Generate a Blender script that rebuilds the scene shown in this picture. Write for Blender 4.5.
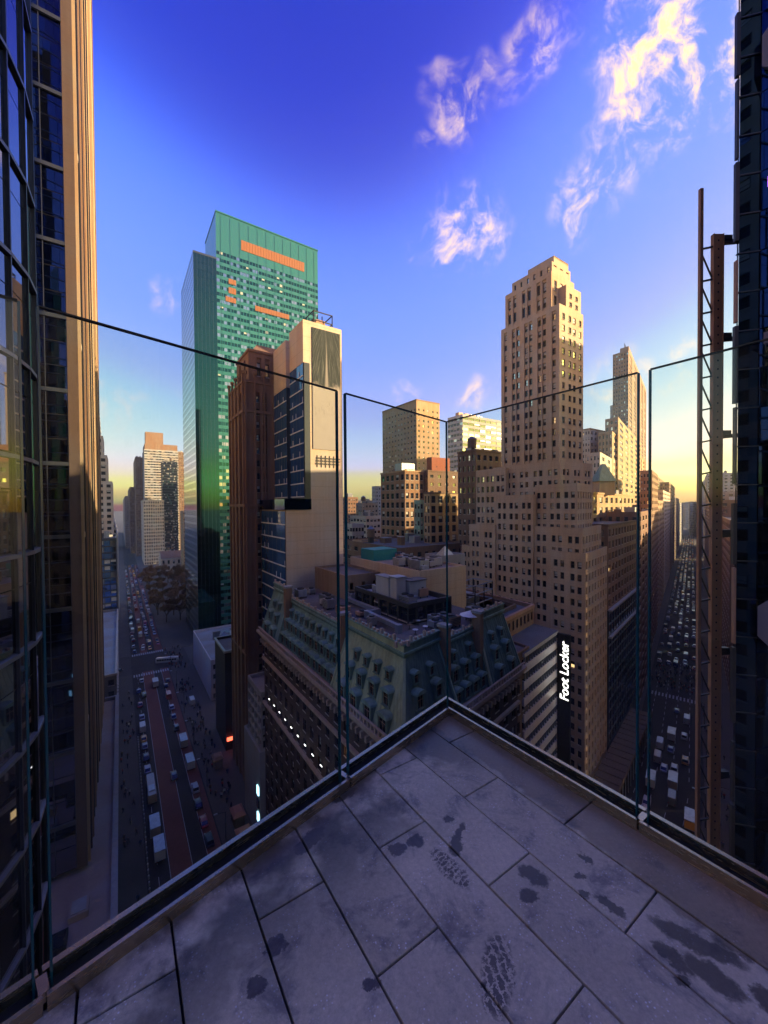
import bpy, bmesh, math, random
from mathutils import Vector, Matrix
random.seed(7)
R = math.radians
scene = bpy.context.scene
for o in list(bpy.data.objects): bpy.data.objects.remove(o)

# ------------------------------------------------------------------ camera
HCAM = 80.0; FPX = 390.0
PITCH, ROLL = R(-.9), R(-.4)
cf = Vector((0, math.cos(PITCH), math.sin(PITCH)))
cu0 = Vector((0, -math.sin(PITCH), math.cos(PITCH))); cx0 = Vector((1, 0, 0))
cr = cx0*math.cos(ROLL) + cu0*math.sin(ROLL)
cu = -cx0*math.sin(ROLL) + cu0*math.cos(ROLL)
cam = bpy.data.cameras.new('camera'); camo = bpy.data.objects.new('camera', cam)
scene.collection.objects.link(camo); scene.camera = camo
cam.sensor_fit = 'HORIZONTAL'; cam.sensor_width = 36.0; cam.lens = 36.0*FPX/768.0
cam.clip_start = .05; cam.clip_end = 30000
m3 = Matrix((cr, cu, -cf)).transposed(); m4 = m3.to_4x4(); m4.translation = (0, 0, HCAM)
camo.matrix_world = m4

# ------------------------------------------------------------------ light
SUN_AZ = R(92)      # clockwise from +Y (the way the camera looks)
SUN_EL = R(10.5)
sdir = Vector((math.sin(SUN_AZ)*math.cos(SUN_EL), math.cos(SUN_AZ)*math.cos(SUN_EL), math.sin(SUN_EL)))
sun = bpy.data.lights.new('sun', 'SUN'); sun.energy = 2.1; sun.angle = R(.5); sun.color = (1, .70, .42)
suno = bpy.data.objects.new('sun', sun); scene.collection.objects.link(suno)
suno.rotation_euler = sdir.to_track_quat('Z', 'Y').to_euler(); suno.location = (0, 0, 300)
SKY_STRENGTH = .15
scene.view_settings.view_transform = 'Standard'; scene.view_settings.look = 'None'
scene.view_settings.exposure = 2.5; scene.view_settings.gamma = 1

class NT:                                   # tiny node helper
    def __init__(s, tree): s.t = tree; s.n = tree.nodes; s.l = tree.links
    def new(s, typ, **kw):
        nd = s.n.new(typ)
        for k, v in kw.items(): setattr(nd, k, v)
        return nd
    def put(s, sock, v):
        if isinstance(v, bpy.types.NodeSocket): s.l.new(v, sock)
        elif v is not None:
            if hasattr(sock.default_value, '__len__') and not hasattr(v, '__len__'): v = (v,)*len(sock.default_value)
            if hasattr(sock.default_value, '__len__') and len(sock.default_value) == 4 and len(v) == 3: v = (*v, 1)
            sock.default_value = v
    def m(s, op, a, b=0., c=0., clamp=False):
        nd = s.new('ShaderNodeMath', operation=op, use_clamp=clamp)
        s.put(nd.inputs[0], a); s.put(nd.inputs[1], b); s.put(nd.inputs[2], c); return nd.outputs[0]
    def v(s, op, a, b=(0, 0, 0)):
        nd = s.new('ShaderNodeVectorMath', operation=op); s.put(nd.inputs[0], a); s.put(nd.inputs[1], b)
        return nd.outputs['Value'] if op in ('DOT_PRODUCT', 'LENGTH', 'DISTANCE') else nd.outputs[0]
    def noise(s, vec, scale, detail=4, rough=.55, dist=0, out=0):
        nd = s.new('ShaderNodeTexNoise'); s.put(nd.inputs['Vector'], vec); nd.inputs['Scale'].default_value = scale
        nd.inputs['Detail'].default_value = detail; nd.inputs['Roughness'].default_value = rough
        nd.inputs['Distortion'].default_value = dist; return nd.outputs[out]
    def ramp(s, x, a, b, lo=0., hi=1.):
        nd = s.new('ShaderNodeMapRange', interpolation_type='SMOOTHSTEP')
        s.put(nd.inputs[0], x)
        for i, q in enumerate((a, b, lo, hi)): s.put(nd.inputs[i+1], q)
        return nd.outputs[0]
    def mix(s, f, a, b, blend='MIX'):
        nd = s.new('ShaderNodeMix', data_type='RGBA', blend_type=blend)
        s.put(nd.inputs[0], f); s.put(nd.inputs[6], a); s.put(nd.inputs[7], b); return nd.outputs[2]
    def pos(s): return s.new('ShaderNodeNewGeometry').outputs['Position']
    def bump(s, h, st=.3, dist=.02):
        nd = s.new('ShaderNodeBump'); s.put(nd.inputs['Height'], h); nd.inputs['Strength'].default_value = st
        nd.inputs['Distance'].default_value = dist; return nd.outputs[0]

def pdir(px, py):                           # photograph pixel -> direction in the world
    return cf + cr*((px-384)/FPX) - cu*((py-512)/FPX)

# sky: one Nishita sky, richer colour, broken evening clouds
world = bpy.data.worlds.new('World'); scene.world = world; world.use_nodes = True
w = NT(world.node_tree); w.n.clear()
sky = w.new('ShaderNodeTexSky', sky_type='NISHITA'); sky.sun_disc = False
sky.sun_elevation = SUN_EL; sky.sun_rotation = SUN_AZ; sky.altitude = 100
sky.air_density = 1.35; sky.dust_density = 1.6; sky.ozone_density = 3.2
hs = w.new('ShaderNodeHueSaturation'); hs.inputs['Saturation'].default_value = 1.1; hs.inputs['Value'].default_value = 1.0
w.l.new(sky.outputs[0], hs.inputs['Color'])
sc3 = w.new('ShaderNodeSeparateColor'); w.l.new(hs.outputs[0], sc3.inputs[0])
def tone(sock, pts, top=10.):                # tone curve of one sky channel, sky value in -> sky value out
    nd = w.new('ShaderNodeFloatCurve'); cv_ = nd.mapping.curves[0]
    cv_.points[0].location = (0, 0); cv_.points[1].location = (pts[-1][0]/top, pts[-1][1]/top)
    for x, y in pts[:-1]: cv_.points.new(x/top, y/top)
    for q_ in cv_.points: q_.handle_type = 'VECTOR' if False else 'AUTO_CLAMPED'
    nd.mapping.update(); w.l.new(w.m('DIVIDE', sock, top), nd.inputs['Value']); return w.m('MULTIPLY', nd.outputs[0], top)
blue = w.m('DIVIDE', w.m('SUBTRACT', sc3.outputs[2], sc3.outputs[0]), w.m('MAXIMUM', sc3.outputs[2], .001))
rr_ = tone(sc3.outputs[0], [(.30, .015), (.36, .035), (.47, .17), (.76, .31), (1.0, .46), (1.2, .56), (1.9, 1.1), (2.3, 1.5), (3.5, 2.3), (9., 5.)])
gg_ = w.m('MULTIPLY', tone(sc3.outputs[1], [(.7, .05), (.85, .085), (1.05, .34), (1.6, .52), (1.9, .62), (2.2, .85), (2.7, 1.1), (3.9, 1.6), (9., 3.6)]), w.ramp(blue, -.9, .1, 1.45, 1.))
bb_ = w.m('MULTIPLY', tone(sc3.outputs[2], [(1.3, .68), (1.6, .9), (1.85, 1.35), (2.2, 1.3), (2.6, 1.25), (3.2, 1.15), (5., 1.4), (9., 2.)]), w.ramp(blue, -.4, .2, .55, 1.))
cc3 = w.new('ShaderNodeCombineColor'); [w.l.new(x_, cc3.inputs[i_]) for i_, x_ in enumerate((rr_, gg_, bb_))]; graded = cc3.outputs[0]
dirn = w.v('NORMALIZE', w.new('ShaderNodeTexCoord').outputs['Generated'])
sep = w.new('ShaderNodeSeparateXYZ'); w.l.new(dirn, sep.inputs[0])
zz = w.m('MAXIMUM', w.m('ADD', sep.outputs[2], .12), .05)
cmb = w.new('ShaderNodeCombineXYZ'); w.l.new(w.m('DIVIDE', sep.outputs[0], zz), cmb.inputs[0]); w.l.new(w.m('DIVIDE', sep.outputs[1], zz), cmb.inputs[1])
plane = cmb.outputs[0]
wob = w.noise(dirn, 5, 3, .6, 0, 1)
dw = w.v('NORMALIZE', w.v('ADD', dirn, w.v('MULTIPLY', w.v('SUBTRACT', wob, (.5, .5, .5)), (.16, .16, .16))))
CLOUDS = [(453, 112, 2.6, .85), (445, 80, 1.6, .45), (480, 68, 1.5, .4), (510, 90, 1.7, .45), (532, 40, 2.5, .75), (570, 18, 1.8, .4), (460, 235, 3.6, 1.1), (435, 235, 2.2, .8), (490, 250, 2.6, .8),
          (580, 195, 3.0, .95), (610, 160, 3.0, .8), (645, 110, 3.8, 1.2), (665, 60, 5.0, 1.45), (700, 15, 5.6, 1.6), (690, 85, 3., .8), (720, 60, 3., .7), (640, 60, 2.5, .5),
          (112, 405, 2.0, .75), (175, 300, 2.0, .6), (415, 145, 1., .5), (405, 388, 1.6, .7), (470, 405, 2.0, .7), (620, 370, 3., .5), (675, 355, 3., .5),
          (760, 20, 5., 1.), (790, -60, 6., 1.), (700, -60, 6., 1.1), (730, -160, 7., 1.1), (820, -200, 8., 1.1), (640, -140, 5., .8), (700, -330, 9., 1.)]   # cloud bank extended unseen past the frame, added to brighten and warm the shade
mask = None
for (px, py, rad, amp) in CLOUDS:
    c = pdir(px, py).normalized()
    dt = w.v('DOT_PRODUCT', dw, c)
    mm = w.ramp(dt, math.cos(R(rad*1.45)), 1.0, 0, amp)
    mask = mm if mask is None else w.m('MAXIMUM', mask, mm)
n1 = w.noise(w.v('MULTIPLY', w.v('ADD', dirn, w.v('MULTIPLY', wob, (.12, .12, .2))), (1, 1, .8)), 17, 6, .68, .15)
n0 = w.noise(plane, 1.1, 3, .6)
dens = w.m('ADD', w.m('MULTIPLY', mask, w.ramp(n1, .42, .78)), w.m('MULTIPLY', w.ramp(n0, .6, .82), .2), clamp=True)
dens = w.m('MULTIPLY', dens, w.ramp(sep.outputs[2], 0., .06))
glow = w.v('DOT_PRODUCT', dirn, Vector((sdir.x, sdir.y, .25)).normalized())
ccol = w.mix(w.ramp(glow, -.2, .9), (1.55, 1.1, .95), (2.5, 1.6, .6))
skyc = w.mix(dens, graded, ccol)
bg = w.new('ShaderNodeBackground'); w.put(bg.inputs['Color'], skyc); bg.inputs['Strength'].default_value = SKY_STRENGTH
wo = w.new('ShaderNodeOutputWorld'); w.l.new(bg.outputs[0], wo.inputs[0])

# ------------------------------------------------------------------ frame of the place
U42 = Vector((-264/390., 1.)).normalized()            # along the left-hand street, away from us
N7 = Vector((U42.y, -U42.x))                          # across it, to the right
BW = Vector((357/390., 1.)).normalized()              # along the near part of the right-hand avenue
BW2 = Vector((.79, 1.)).normalized()                  # its far part
BN = Vector((BW.y, -BW.x))
BN2 = Vector((BW2.y, -BW2.x))
def XY(s, t): return N7*t + U42*s
def gp(px, py, z=0.):
    d = pdir(px, py); k = (z-HCAM)/d.z; return Vector((d.x*k, d.y*k))
def on_plane(px, p, n, py=506):                        # where a pixel column meets a vertical plane
    d = pdir(px, py); d2 = Vector((d.x, d.y)); return d2*(Vector(p).dot(n)/d2.dot(n))
def s_on_t(px, t, py=506): return on_plane(px, N7*t, N7, py).dot(U42)
def t_on_s(px, s, py=506): return on_plane(px, U42*s, U42, py).dot(N7)
def zat(px, py, p):
    d = pdir(px, py); return HCAM + d.z*Vector((p[0], p[1])).length/math.hypot(d.x, d.y)

# ------------------------------------------------------------------ materials
MATS = {}
def principled(name):
    mt = bpy.data.materials.new(name); mt.use_nodes = True; MATS[name] = mt
    t = NT(mt.node_tree); return mt, t, t.n['Principled BSDF']
def masonry(name, col, var=.25, rough=.85, streak=.35, joint=0., scale=1., metallic=0., spec=.3):
    mt, t, b = principled(name); p = t.pos()
    big = t.noise(p, .11*scale, 2, .6)
    fine = t.noise(p, 1.7*scale, 3, .65)
    st = t.noise(t.v('MULTIPLY', p, (1.3, 1.3, .06)), .9*scale, 2, .6)
    f = t.m('ADD', t.m('MULTIPLY', t.m('SUBTRACT', big, .5), var*2.2), t.m('ADD', t.m('MULTIPLY', t.m('SUBTRACT', fine, .5), var*1.2), t.m('MULTIPLY', t.m('SUBTRACT', st, .5), streak*1.8)))
    f = t.m('ADD', f, 1.)
    if joint:
        sp = t.new('ShaderNodeSeparateXYZ'); t.l.new(p, sp.inputs[0])
        fr = t.m('FRACT', t.m('DIVIDE', sp.outputs[2], joint))
        f = t.m('MULTIPLY', f, t.ramp(fr, .0, .07, .8, 1.))
    hue = t.mix(t.ramp(big, .35, .65), tuple(c*v for c, v in zip(col, (1.06, .98, .9))), tuple(c*v for c, v in zip(col, (.94, 1.01, 1.08))))
    t.put(b.inputs['Base Color'], t.mix(1., hue, f, 'MULTIPLY'))
    b.inputs['Roughness'].default_value = rough; b.inputs['Metallic'].default_value = metallic
    b.inputs['Specular IOR Level'].default_value = spec
    t.put(b.inputs['Normal'], t.bump(fine, .35, .03))
    return mt
def plain(name, col, rough=.6, metallic=0., spec=.4, emit=None, es=0., noise=.15):
    mt, t, b = principled(name); p = t.pos()
    f = t.m('ADD', 1., t.m('MULTIPLY', t.m('SUBTRACT', t.noise(p, 2.3, 2, .65), .5), noise*2))
    t.put(b.inputs['Base Color'], t.mix(1., col, f, 'MULTIPLY'))
    b.inputs['Roughness'].default_value = rough; b.inputs['Metallic'].default_value = metallic; b.inputs['Specular IOR Level'].default_value = spec
    if emit: b.inputs['Emission Color'].default_value = (*emit, 1); b.inputs['Emission Strength'].default_value = es
    return mt
def glass(name, col, rough=.06, metallic=0., spec=.6, warp=.25, wscale=.5, coat=0.):
    """Window or curtain-wall glass: dark body, mirror-like skin that is never quite flat."""
    mt, t, b = principled(name); p = t.pos()
    f = t.m('ADD', .75, t.m('MULTIPLY', t.noise(p, .5, 3), .5))
    t.put(b.inputs['Base Color'], t.mix(1., col, f, 'MULTIPLY'))
    b.inputs['Roughness'].default_value = rough; b.inputs['Metallic'].default_value = metallic
    b.inputs['Specular IOR Level'].default_value = spec
    b.inputs['Coat Weight'].default_value = coat; b.inputs['Coat Roughness'].default_value = .03
    return mt
glass('win_dark', (.018, .022, .03)); glass('win_mid', (.05, .05, .055)); glass('win_blue', (.07, .16, .3), .05, 1.)
glass('pane_blue', (.045, .14, .32), .05, .3); glass('win_pale', (.5, .5, .5), .08, 1.); glass('pane_navy', (.12, .27, .55), .04, 1.); glass('pane_green', (.045, .2, .15), .08, .45, .6); glass('pane_green_dark', (.028, .11, .1), .05, 1.)
glass('pane_black', (.2, .22, .28), .02, 1., warp=.5, wscale=.35); glass('pane_silver', (.55, .58, .6), .05, 1., warp=.55, wscale=.3); glass('pane_tst', (.07, .125, .21), .02, 1., warp=.3)
plain('blind', (.5, .46, .38), .35, spec=.6); plain('lit', (.3, .2, .1), .5, emit=(1, .6, .25), es=.3)
plain('frame_dark', (.05, .045, .04), .5); plain('frame_grey', (.22, .22, .22), .45); plain('frame_white', (.6, .58, .54), .5); plain('mullion', (.08, .09, .1), .35, .6)
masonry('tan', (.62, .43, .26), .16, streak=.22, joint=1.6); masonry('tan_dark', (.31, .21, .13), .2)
masonry('terracotta', (.27, .155, .095), .2, streak=.4); masonry('cream', (.66, .52, .36), .12, streak=.18, joint=3.4)
masonry('brick_dark', (.085, .055, .045), .3, streak=.35); masonry('stone_trim', (.5, .36, .26), .22, streak=.3)
masonry('brown', (.32, .185, .105), .22); masonry('brown2', (.22, .135, .085), .22); masonry('ochre', (.48, .31, .16), .18); masonry('redbrick', (.36, .12, .06), .18)
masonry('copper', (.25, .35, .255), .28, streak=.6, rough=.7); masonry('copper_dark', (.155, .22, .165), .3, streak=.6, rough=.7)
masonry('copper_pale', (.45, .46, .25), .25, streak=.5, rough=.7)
masonry('limestone', (.52, .43, .32), .14, streak=.2, joint=1.2); masonry('granite', (.17, .155, .15), .15, streak=.15, joint=1.35, rough=.5)
masonry('rib_stone', (.34, .245, .15), .2, streak=.3); masonry('pier_stone', (.095, .066, .048), .2, streak=.2, joint=1.35, rough=.6); masonry('sill_stone', (.5, .42, .33), .2); masonry('whitewall', (.5, .46, .4), .1, streak=.2); masonry('pinkwhite', (.62, .52, .5), .12, streak=.25, rough=.4, spec=.6)
masonry('concrete', (.34, .32, .29), .18, streak=.2); masonry('roofing', (.16, .145, .13), .35, streak=0.); masonry('roof_light', (.33, .31, .28), .3, streak=0); masonry('roof_tan', (.36, .27, .21), .25, streak=0)
masonry('grey_metal', (.2, .21, .22), .2, rough=.45, metallic=.5); masonry('rust', (.52, .29, .18), .3, rough=.6, metallic=.3); masonry('galv', (.42, .43, .44), .18, rough=.4, metallic=.6)
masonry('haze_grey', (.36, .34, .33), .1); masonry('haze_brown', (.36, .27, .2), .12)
plain('wood', (.2, .13, .08), .8, noise=.4); plain('teal_paint', (.03, .26, .22), .6); plain('black_paint', (.012, .012, .014), .5); plain('green_spandrel', (.055, .235, .19), .18, .5, .6)
plain('louvre', (.27, .1, .035), .6); plain('orange_roof', (.5, .2, .12), .7); plain('white_paint', (.75, .74, .72), .5)
plain('sign_white', (.9, .9, .9), .5, emit=(1, .93, .85), es=.9); plain('lamp_white', (.9, .9, .9), .5, emit=(1, .97, .9), es=.75); plain('lamp_warm', (.9, .7, .4), .5, emit=(1, .62, .25), es=.7); plain('lamp_red', (.6, .05, .03), .5, emit=(1, .1, .05), es=.8); plain('lamp_violet', (.5, .1, .6), .5, emit=(.8, .15, 1), es=.35)
plain('screen_blue', (.3, .6, .7), .4, emit=(.45, .85, 1.), es=.5)
for nme, c in dict(car_white=(.52, .5, .46), car_black=(.02, .02, .022), car_grey=(.17, .175, .18), car_silver=(.42, .43, .44), car_red=(.34, .03, .03), car_blue=(.03, .06, .16), taxi=(.75, .36, .02), truck_tan=(.36, .26, .17), truck_orange=(.72, .31, .05), truck_white=(.42, .38, .33)).items():
    plain(nme, c, .3, 0, .6, noise=.08); MATS[nme].node_tree.nodes['Principled BSDF'].inputs['Coat Weight'].default_value = .4
plain('headlamp', (.7, .7, .68), .2); plain('tail_red', (.35, .02, .02), .3); plain('tyre', (.018, .018, .018), .8); plain('rim', (.35, .35, .36), .35, .7)
plain('skin', (.45, .27, .19), .6)

# steel of the rail shoe
mt, t, b = principled('steel'); p = t.pos()
b.inputs['Metallic'].default_value = .9
t.put(b.inputs['Base Color'], t.mix(t.noise(p, 1.5, 2, .5), (.55, .43, .28), (.4, .31, .2)))
t.put(b.inputs['Roughness'], t.ramp(t.noise(t.v('MULTIPLY', p, (1, 1, 8)), 12, 2), .2, .8, .2, .3))
# balustrade glass
mt, t, b = principled('rail_glass'); t.n.remove(b)
fr = t.new('ShaderNodeLayerWeight'); fr.inputs[0].default_value = .5; ff = t.m('ADD', .022, t.m('MULTIPLY', t.m('POWER', fr.outputs['Facing'], 4), .4))
tr = t.new('ShaderNodeBsdfTransparent'); tr.inputs[0].default_value = (.93, .965, .955, 1)
gl = t.new('ShaderNodeBsdfGlossy'); gl.inputs['Roughness'].default_value = .015; gl.inputs[0].default_value = (.8, .8, .8, 1)
mx = t.new('ShaderNodeMixShader'); t.l.new(ff, mx.inputs[0]); t.l.new(tr.outputs[0], mx.inputs[1]); t.l.new(gl.outputs[0], mx.inputs[2])
t.l.new(mx.outputs[0], t.n['Material Output'].inputs[0])
mt, t, b = principled('glass_edge'); b.inputs['Base Color'].default_value = (.009, .075, .092, 1); b.inputs['Roughness'].default_value = .15; b.inputs['Specular IOR Level'].default_value = .6
plain('edge_dark', (.03, .03, .03), .35)

# asphalt, lanes, pavement
def ground_mat(name, col, var=.35, rough=.85):
    mt, t, b = principled(name); p = t.pos()
    f = t.m('ADD', .75, t.m('MULTIPLY', t.noise(p, .13, 3, .65), .5)); f = t.m('MULTIPLY', f, t.m('ADD', 1-var/2, t.m('MULTIPLY', t.noise(p, 1.1, 3, .7), var)))
    t.put(b.inputs['Base Color'], t.mix(1., col, f, 'MULTIPLY')); b.inputs['Roughness'].default_value = rough
    t.put(b.inputs['Normal'], t.bump(t.noise(p, 6, 4), .3, .02))
ground_mat('asphalt', (.042, .035, .027)); ground_mat('asphalt_old', (.07, .06, .05)); ground_mat('pavement', (.105, .088, .066)); ground_mat('red_lane', (.22, .075, .05), .5); ground_mat('road_white', (.5, .5, .48), .6); ground_mat('park_soil', (.09, .07, .045)); ground_mat('city_ground', (.12, .105, .085))

# ------------------------------------------------------------------ mesh helpers
COL = scene.collection
def V3(p, z): return Vector((p[0], p[1], z))
class MB:
    def __init__(s): s.v = []; s.f = []; s.mi = []; s.mats = []
    def mat(s, m):
        if m not in s.mats: s.mats.append(m)
        return s.mats.index(m)
    def poly(s, pts, m):
        i = len(s.v); s.v += [tuple(q) for q in pts]; s.f.append(tuple(range(i, i+len(pts)))); s.mi.append(s.mat(m))
    def prism(s, poly, z0, z1, m, top=None, bottom=True):
        n = len(poly)
        for i in range(n):
            a, b_ = poly[i], poly[(i+1) % n]
            s.poly([V3(a, z0), V3(b_, z0), V3(b_, z1), V3(a, z1)], m)
        s.poly([V3(q, z1) for q in poly], top or m)
        if bottom: s.poly([V3(q, z0) for q in reversed(poly)], m)
    def frustum(s, p0, z0, p1, z1, m, top=None):
        n = len(p0)
        for i in range(n):
            j = (i+1) % n
            s.poly([V3(p0[i], z0), V3(p0[j], z0), V3(p1[j], z1), V3(p1[i], z1)], m)
        s.poly([V3(q, z1) for q in p1], top or m)
    def obox(s, c, u, lu, lv, z0, z1, m):             # box centred on c, long axis u
        u = Vector(u).normalized(); n = Vector((-u.y, u.x)); c = Vector((c[0], c[1]))
        s.prism([c-u*lu/2-n*lv/2, c+u*lu/2-n*lv/2, c+u*lu/2+n*lv/2, c-u*lu/2+n*lv/2], z0, z1, m)
    def bar(s, a, b_, wd, m, wd2=None):               # square bar between two 3D points
        a, b_ = Vector(a), Vector(b_); d = (b_-a).normalized(); wd2 = wd2 or wd
        x = d.cross(Vector((0, 0, 1)));  x = Vector((1, 0, 0)) if x.length < 1e-4 else x.normalized(); y = x.cross(d)
        A = [a+x*i*wd/2+y*j*wd/2 for i, j in ((-1, -1), (1, -1), (1, 1), (-1, 1))]; B = [b_+x*i*wd2/2+y*j*wd2/2 for i, j in ((-1, -1), (1, -1), (1, 1), (-1, 1))]
        for i in range(4): j = (i+1) % 4; s.poly([A[j], A[i], B[i], B[j]], m)
        s.poly(A, m); s.poly(B[::-1], m)
    def cyl(s, c, r, z0, z1, m, n=12, r2=None, top=None):
        r2 = r if r2 is None else r2
        a = [Vector((c[0]+math.cos(i*math.tau/n), c[1]+math.sin(i*math.tau/n))) for i in range(n)]
        P = lambda rr: [Vector((c[0]+rr*math.cos(i*math.tau/n), c[1]+rr*math.sin(i*math.tau/n))) for i in range(n)]
        s.frustum(P(r), z0, P(max(r2, .001)), z1, m, top)
    def build(s, name, parent=None, kind=None, smooth=False, label=None):
        org = parent_world(parent) if parent else Vector((0, 0, 0))
        me = bpy.data.meshes.new(name); me.from_pydata([tuple(Vector(q)-org) for q in s.v], [], s.f)
        for m in s.mats: me.materials.append(MATS[m])
        me.polygons.foreach_set('material_index', s.mi)
        if smooth: me.polygons.foreach_set('use_smooth', [True]*len(s.f))
        me.update()
        o = bpy.data.objects.new(name, me); COL.objects.link(o); o.parent = parent
        if kind: o['kind'] = kind
        if label: o['label'] = label
        return o
def parent_world(o):
    v = Vector((0, 0, 0))
    while o: v += o.location; o = o.parent
    return v
def thing(name, label, cat, loc=(0, 0, 0), group=None):
    o = bpy.data.objects.new(name, None); COL.objects.link(o); o.location = loc; o.empty_display_size = .5
    tag(o, label, cat, group); return o
def tag(o, label, cat, group=None):
    o['label'] = label; o['category'] = cat
    if group: o['group'] = group
    return o
def inst(name, me, parent, loc, rz=0., sc=(1, 1, 1)):
    o = bpy.data.objects.new(name, me); COL.objects.link(o); o.parent = parent
    o.location = Vector(loc)-(parent_world(parent) if parent else Vector((0, 0, 0))); o.rotation_euler = (0, 0, rz); o.scale = sc
    return o
def mesh_of(mb, name, smooth=False):
    me = bpy.data.meshes.new(name); me.from_pydata([tuple(q) for q in mb.v], [], mb.f)
    for m in mb.mats: me.materials.append(MATS[m])
    me.polygons.foreach_set('material_index', mb.mi)
    if smooth: me.polygons.foreach_set('use_smooth', [True]*len(mb.f))
    me.update(); return me
def struct(mb, name, parent=None):
    o = mb.build(name, parent); o['kind'] = 'structure'; return o

# --- windows -----------------------------------------------------------------
def win_geo(mb, P, style, var):
    """P(x, d, z): unit window coordinates -> 3D (d = metres towards the street)."""
    fr, gl = style
    q = lambda x0, x1, z0, z1, d, m: mb.poly([P(x0, d, z0), P(x1, d, z0), P(x1, d, z1), P(x0, d, z1)], m)
    if var == 0: q(0, 1, 0, 1, 0, gl)
    elif var == 1: q(0, 1, 0, .55, 0, gl); q(0, 1, .55, 1, 0, 'blind')
    elif var == 2: q(0, 1, 0, .25, 0, gl); q(0, 1, .25, 1, 0, 'blind')
    elif var == 3: q(0, 1, 0, 1, 0, 'win_pale')
    elif var == 4: q(0, 1, 0, .5, 0, 'lit'); q(0, 1, .5, 1, 0, gl)
    if fr:
        q(0, .09, 0, 1, .05, fr); q(.91, 1, 0, 1, .05, fr); q(.09, .91, 0, .06, .05, fr); q(.09, .91, .94, 1, .05, fr); q(.09, .91, .48, .53, .06, fr); q(-.06, 1.06, -.07, -.005, .42, 'sill_stone'); mb.poly([P(-.06, .42, -.005), P(1.06, .42, -.005), P(1.06, 0, -.005), P(-.06, 0, -.005)], 'sill_stone')
_WM = {}
def win_mesh(style, var):
    k = (style, var)
    if k not in _WM:
        mb = MB(); win_geo(mb, lambda x, d, z: Vector((x-.5, -d, z)), style, var); _WM[k] = mesh_of(mb, 'window')
    return _WM[k]
def pick_var(mixw):
    r = random.random(); a = 0
    for i, x in enumerate(mixw):
        a += x
        if r < a: return i
    return 0
def emit_windows(root, wins, style=('frame_dark', 'win_dark'), limit=0, mixw=(.6, .17, .08, .145, .005), name='window'):
    wins = sorted(wins, key=lambda q: -q['w']*q['h']/max(1, q['c'].xy.length)**2)
    mb = MB()
    for i, q in enumerate(wins):
        var = pick_var(mixw)
        if i < limit:
            inst(name, win_mesh(style, var), root, q['c'], q['a'], (q['w'], 1, q['h']))
        else:
            u = Vector((math.cos(q['a']), math.sin(q['a']), 0)); n = Vector((u.y, -u.x, 0))
            win_geo(mb, lambda x, d, z: q['c']+u*(x-.5)*q['w']+n*d+Vector((0, 0, z*q['h'])), style, var)
    if mb.f: mb.build('window_field', root, 'stuff')
def even(n, frac=.6, m0=0., m1=0.):
    def f(W):
        c = (W-m0-m1)/n; return [(m0+c*(i+.5-frac/2), m0+c*(i+.5+frac/2)) for i in range(n)]
    return f
def cols_at(lst, hw):                                   # window columns centred on fractions of the width
    return lambda W: [(W*c-hw, W*c+hw) for c in lst]
def pairs(n, ww, gap, m0=0., m1=0.):
    def f(W):
        c = (W-m0-m1)/n; out = []
        for i in range(n):
            x = m0+c*(i+.5); out += [(x-gap/2-ww, x-gap/2), (x+gap/2, x+gap/2+ww)]
        return out
    return f
def facade(mb, p0, p1, z0, z1, sp, wins, wm):
    p0, p1 = Vector(p0), Vector(p1); u = (p1-p0).normalized(); W = (p1-p0).length; n = Vector((u.y, -u.x)); ang = math.atan2(u.y, u.x)
    P = lambda x, z, d=0.: V3(p0+u*x-n*d, z)
    Q = lambda x0, x1, za, zb, d, m: mb.poly([P(x0, za, d), P(x1, za, d), P(x1, zb, d), P(x0, zb, d)], m) if x1-x0 > 1e-4 and zb-za > 1e-4 else None
    if not sp: Q(0, W, z0, z1, 0, wm); return
    cols = sp['cols'](W); fh = sp.get('fh', 3.5); wh = sp.get('wh', .55)*fh; zs = z0+sp.get('zs', 0); ze = z1-sp.get('ze', 1.)
    nf = max(1, int(round((ze-zs)/fh))); fh2 = (ze-zs)/nf; wh = wh*fh2/fh
    g = sp.get('groove', 0.); d = g+sp.get('depth', .3); sm = sp.get('span', wm); sill = sp.get('sill', .25)
    Q(0, W, z0, zs, 0, wm); Q(0, W, ze, z1, 0, wm)
    x = 0.
    for (a, b_) in cols:
        Q(x, a, zs, ze, 0, wm); x = b_
        if g > 0:
            mb.poly([P(a, zs), P(a, zs, g), P(a, ze, g), P(a, ze)], wm); mb.poly([P(b_, zs, g), P(b_, zs), P(b_, ze), P(b_, ze, g)], wm)
            mb.poly([P(a, ze, g), P(b_, ze, g), P(b_, ze), P(a, ze)], wm); mb.poly([P(a, zs), P(b_, zs), P(b_, zs, g), P(a, zs, g)], wm)
        zl = zs
        for k in range(nf):
            wa = zs+k*fh2+(fh2-wh)*sill*2; wb = wa+wh
            Q(a, b_, zl, wa, g, sm); zl = wb
            mb.poly([P(a, wa, g), P(a, wa, d), P(a, wb, d), P(a, wb, g)], wm); mb.poly([P(b_, wa, d), P(b_, wa, g), P(b_, wb, g), P(b_, wb, d)], wm)
            mb.poly([P(a, wb, d), P(b_, wb, d), P(b_, wb, g), P(a, wb, g)], wm); mb.poly([P(a, wa, g), P(b_, wa, g), P(b_, wa, d), P(a, wa, d)], wm)
            wins.append(dict(c=P((a+b_)/2, wa, d), w=b_-a, h=wh, a=ang))
        Q(a, b_, zl, ze, g, sm)
    Q(x, W, zs, ze, 0, wm)
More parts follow.
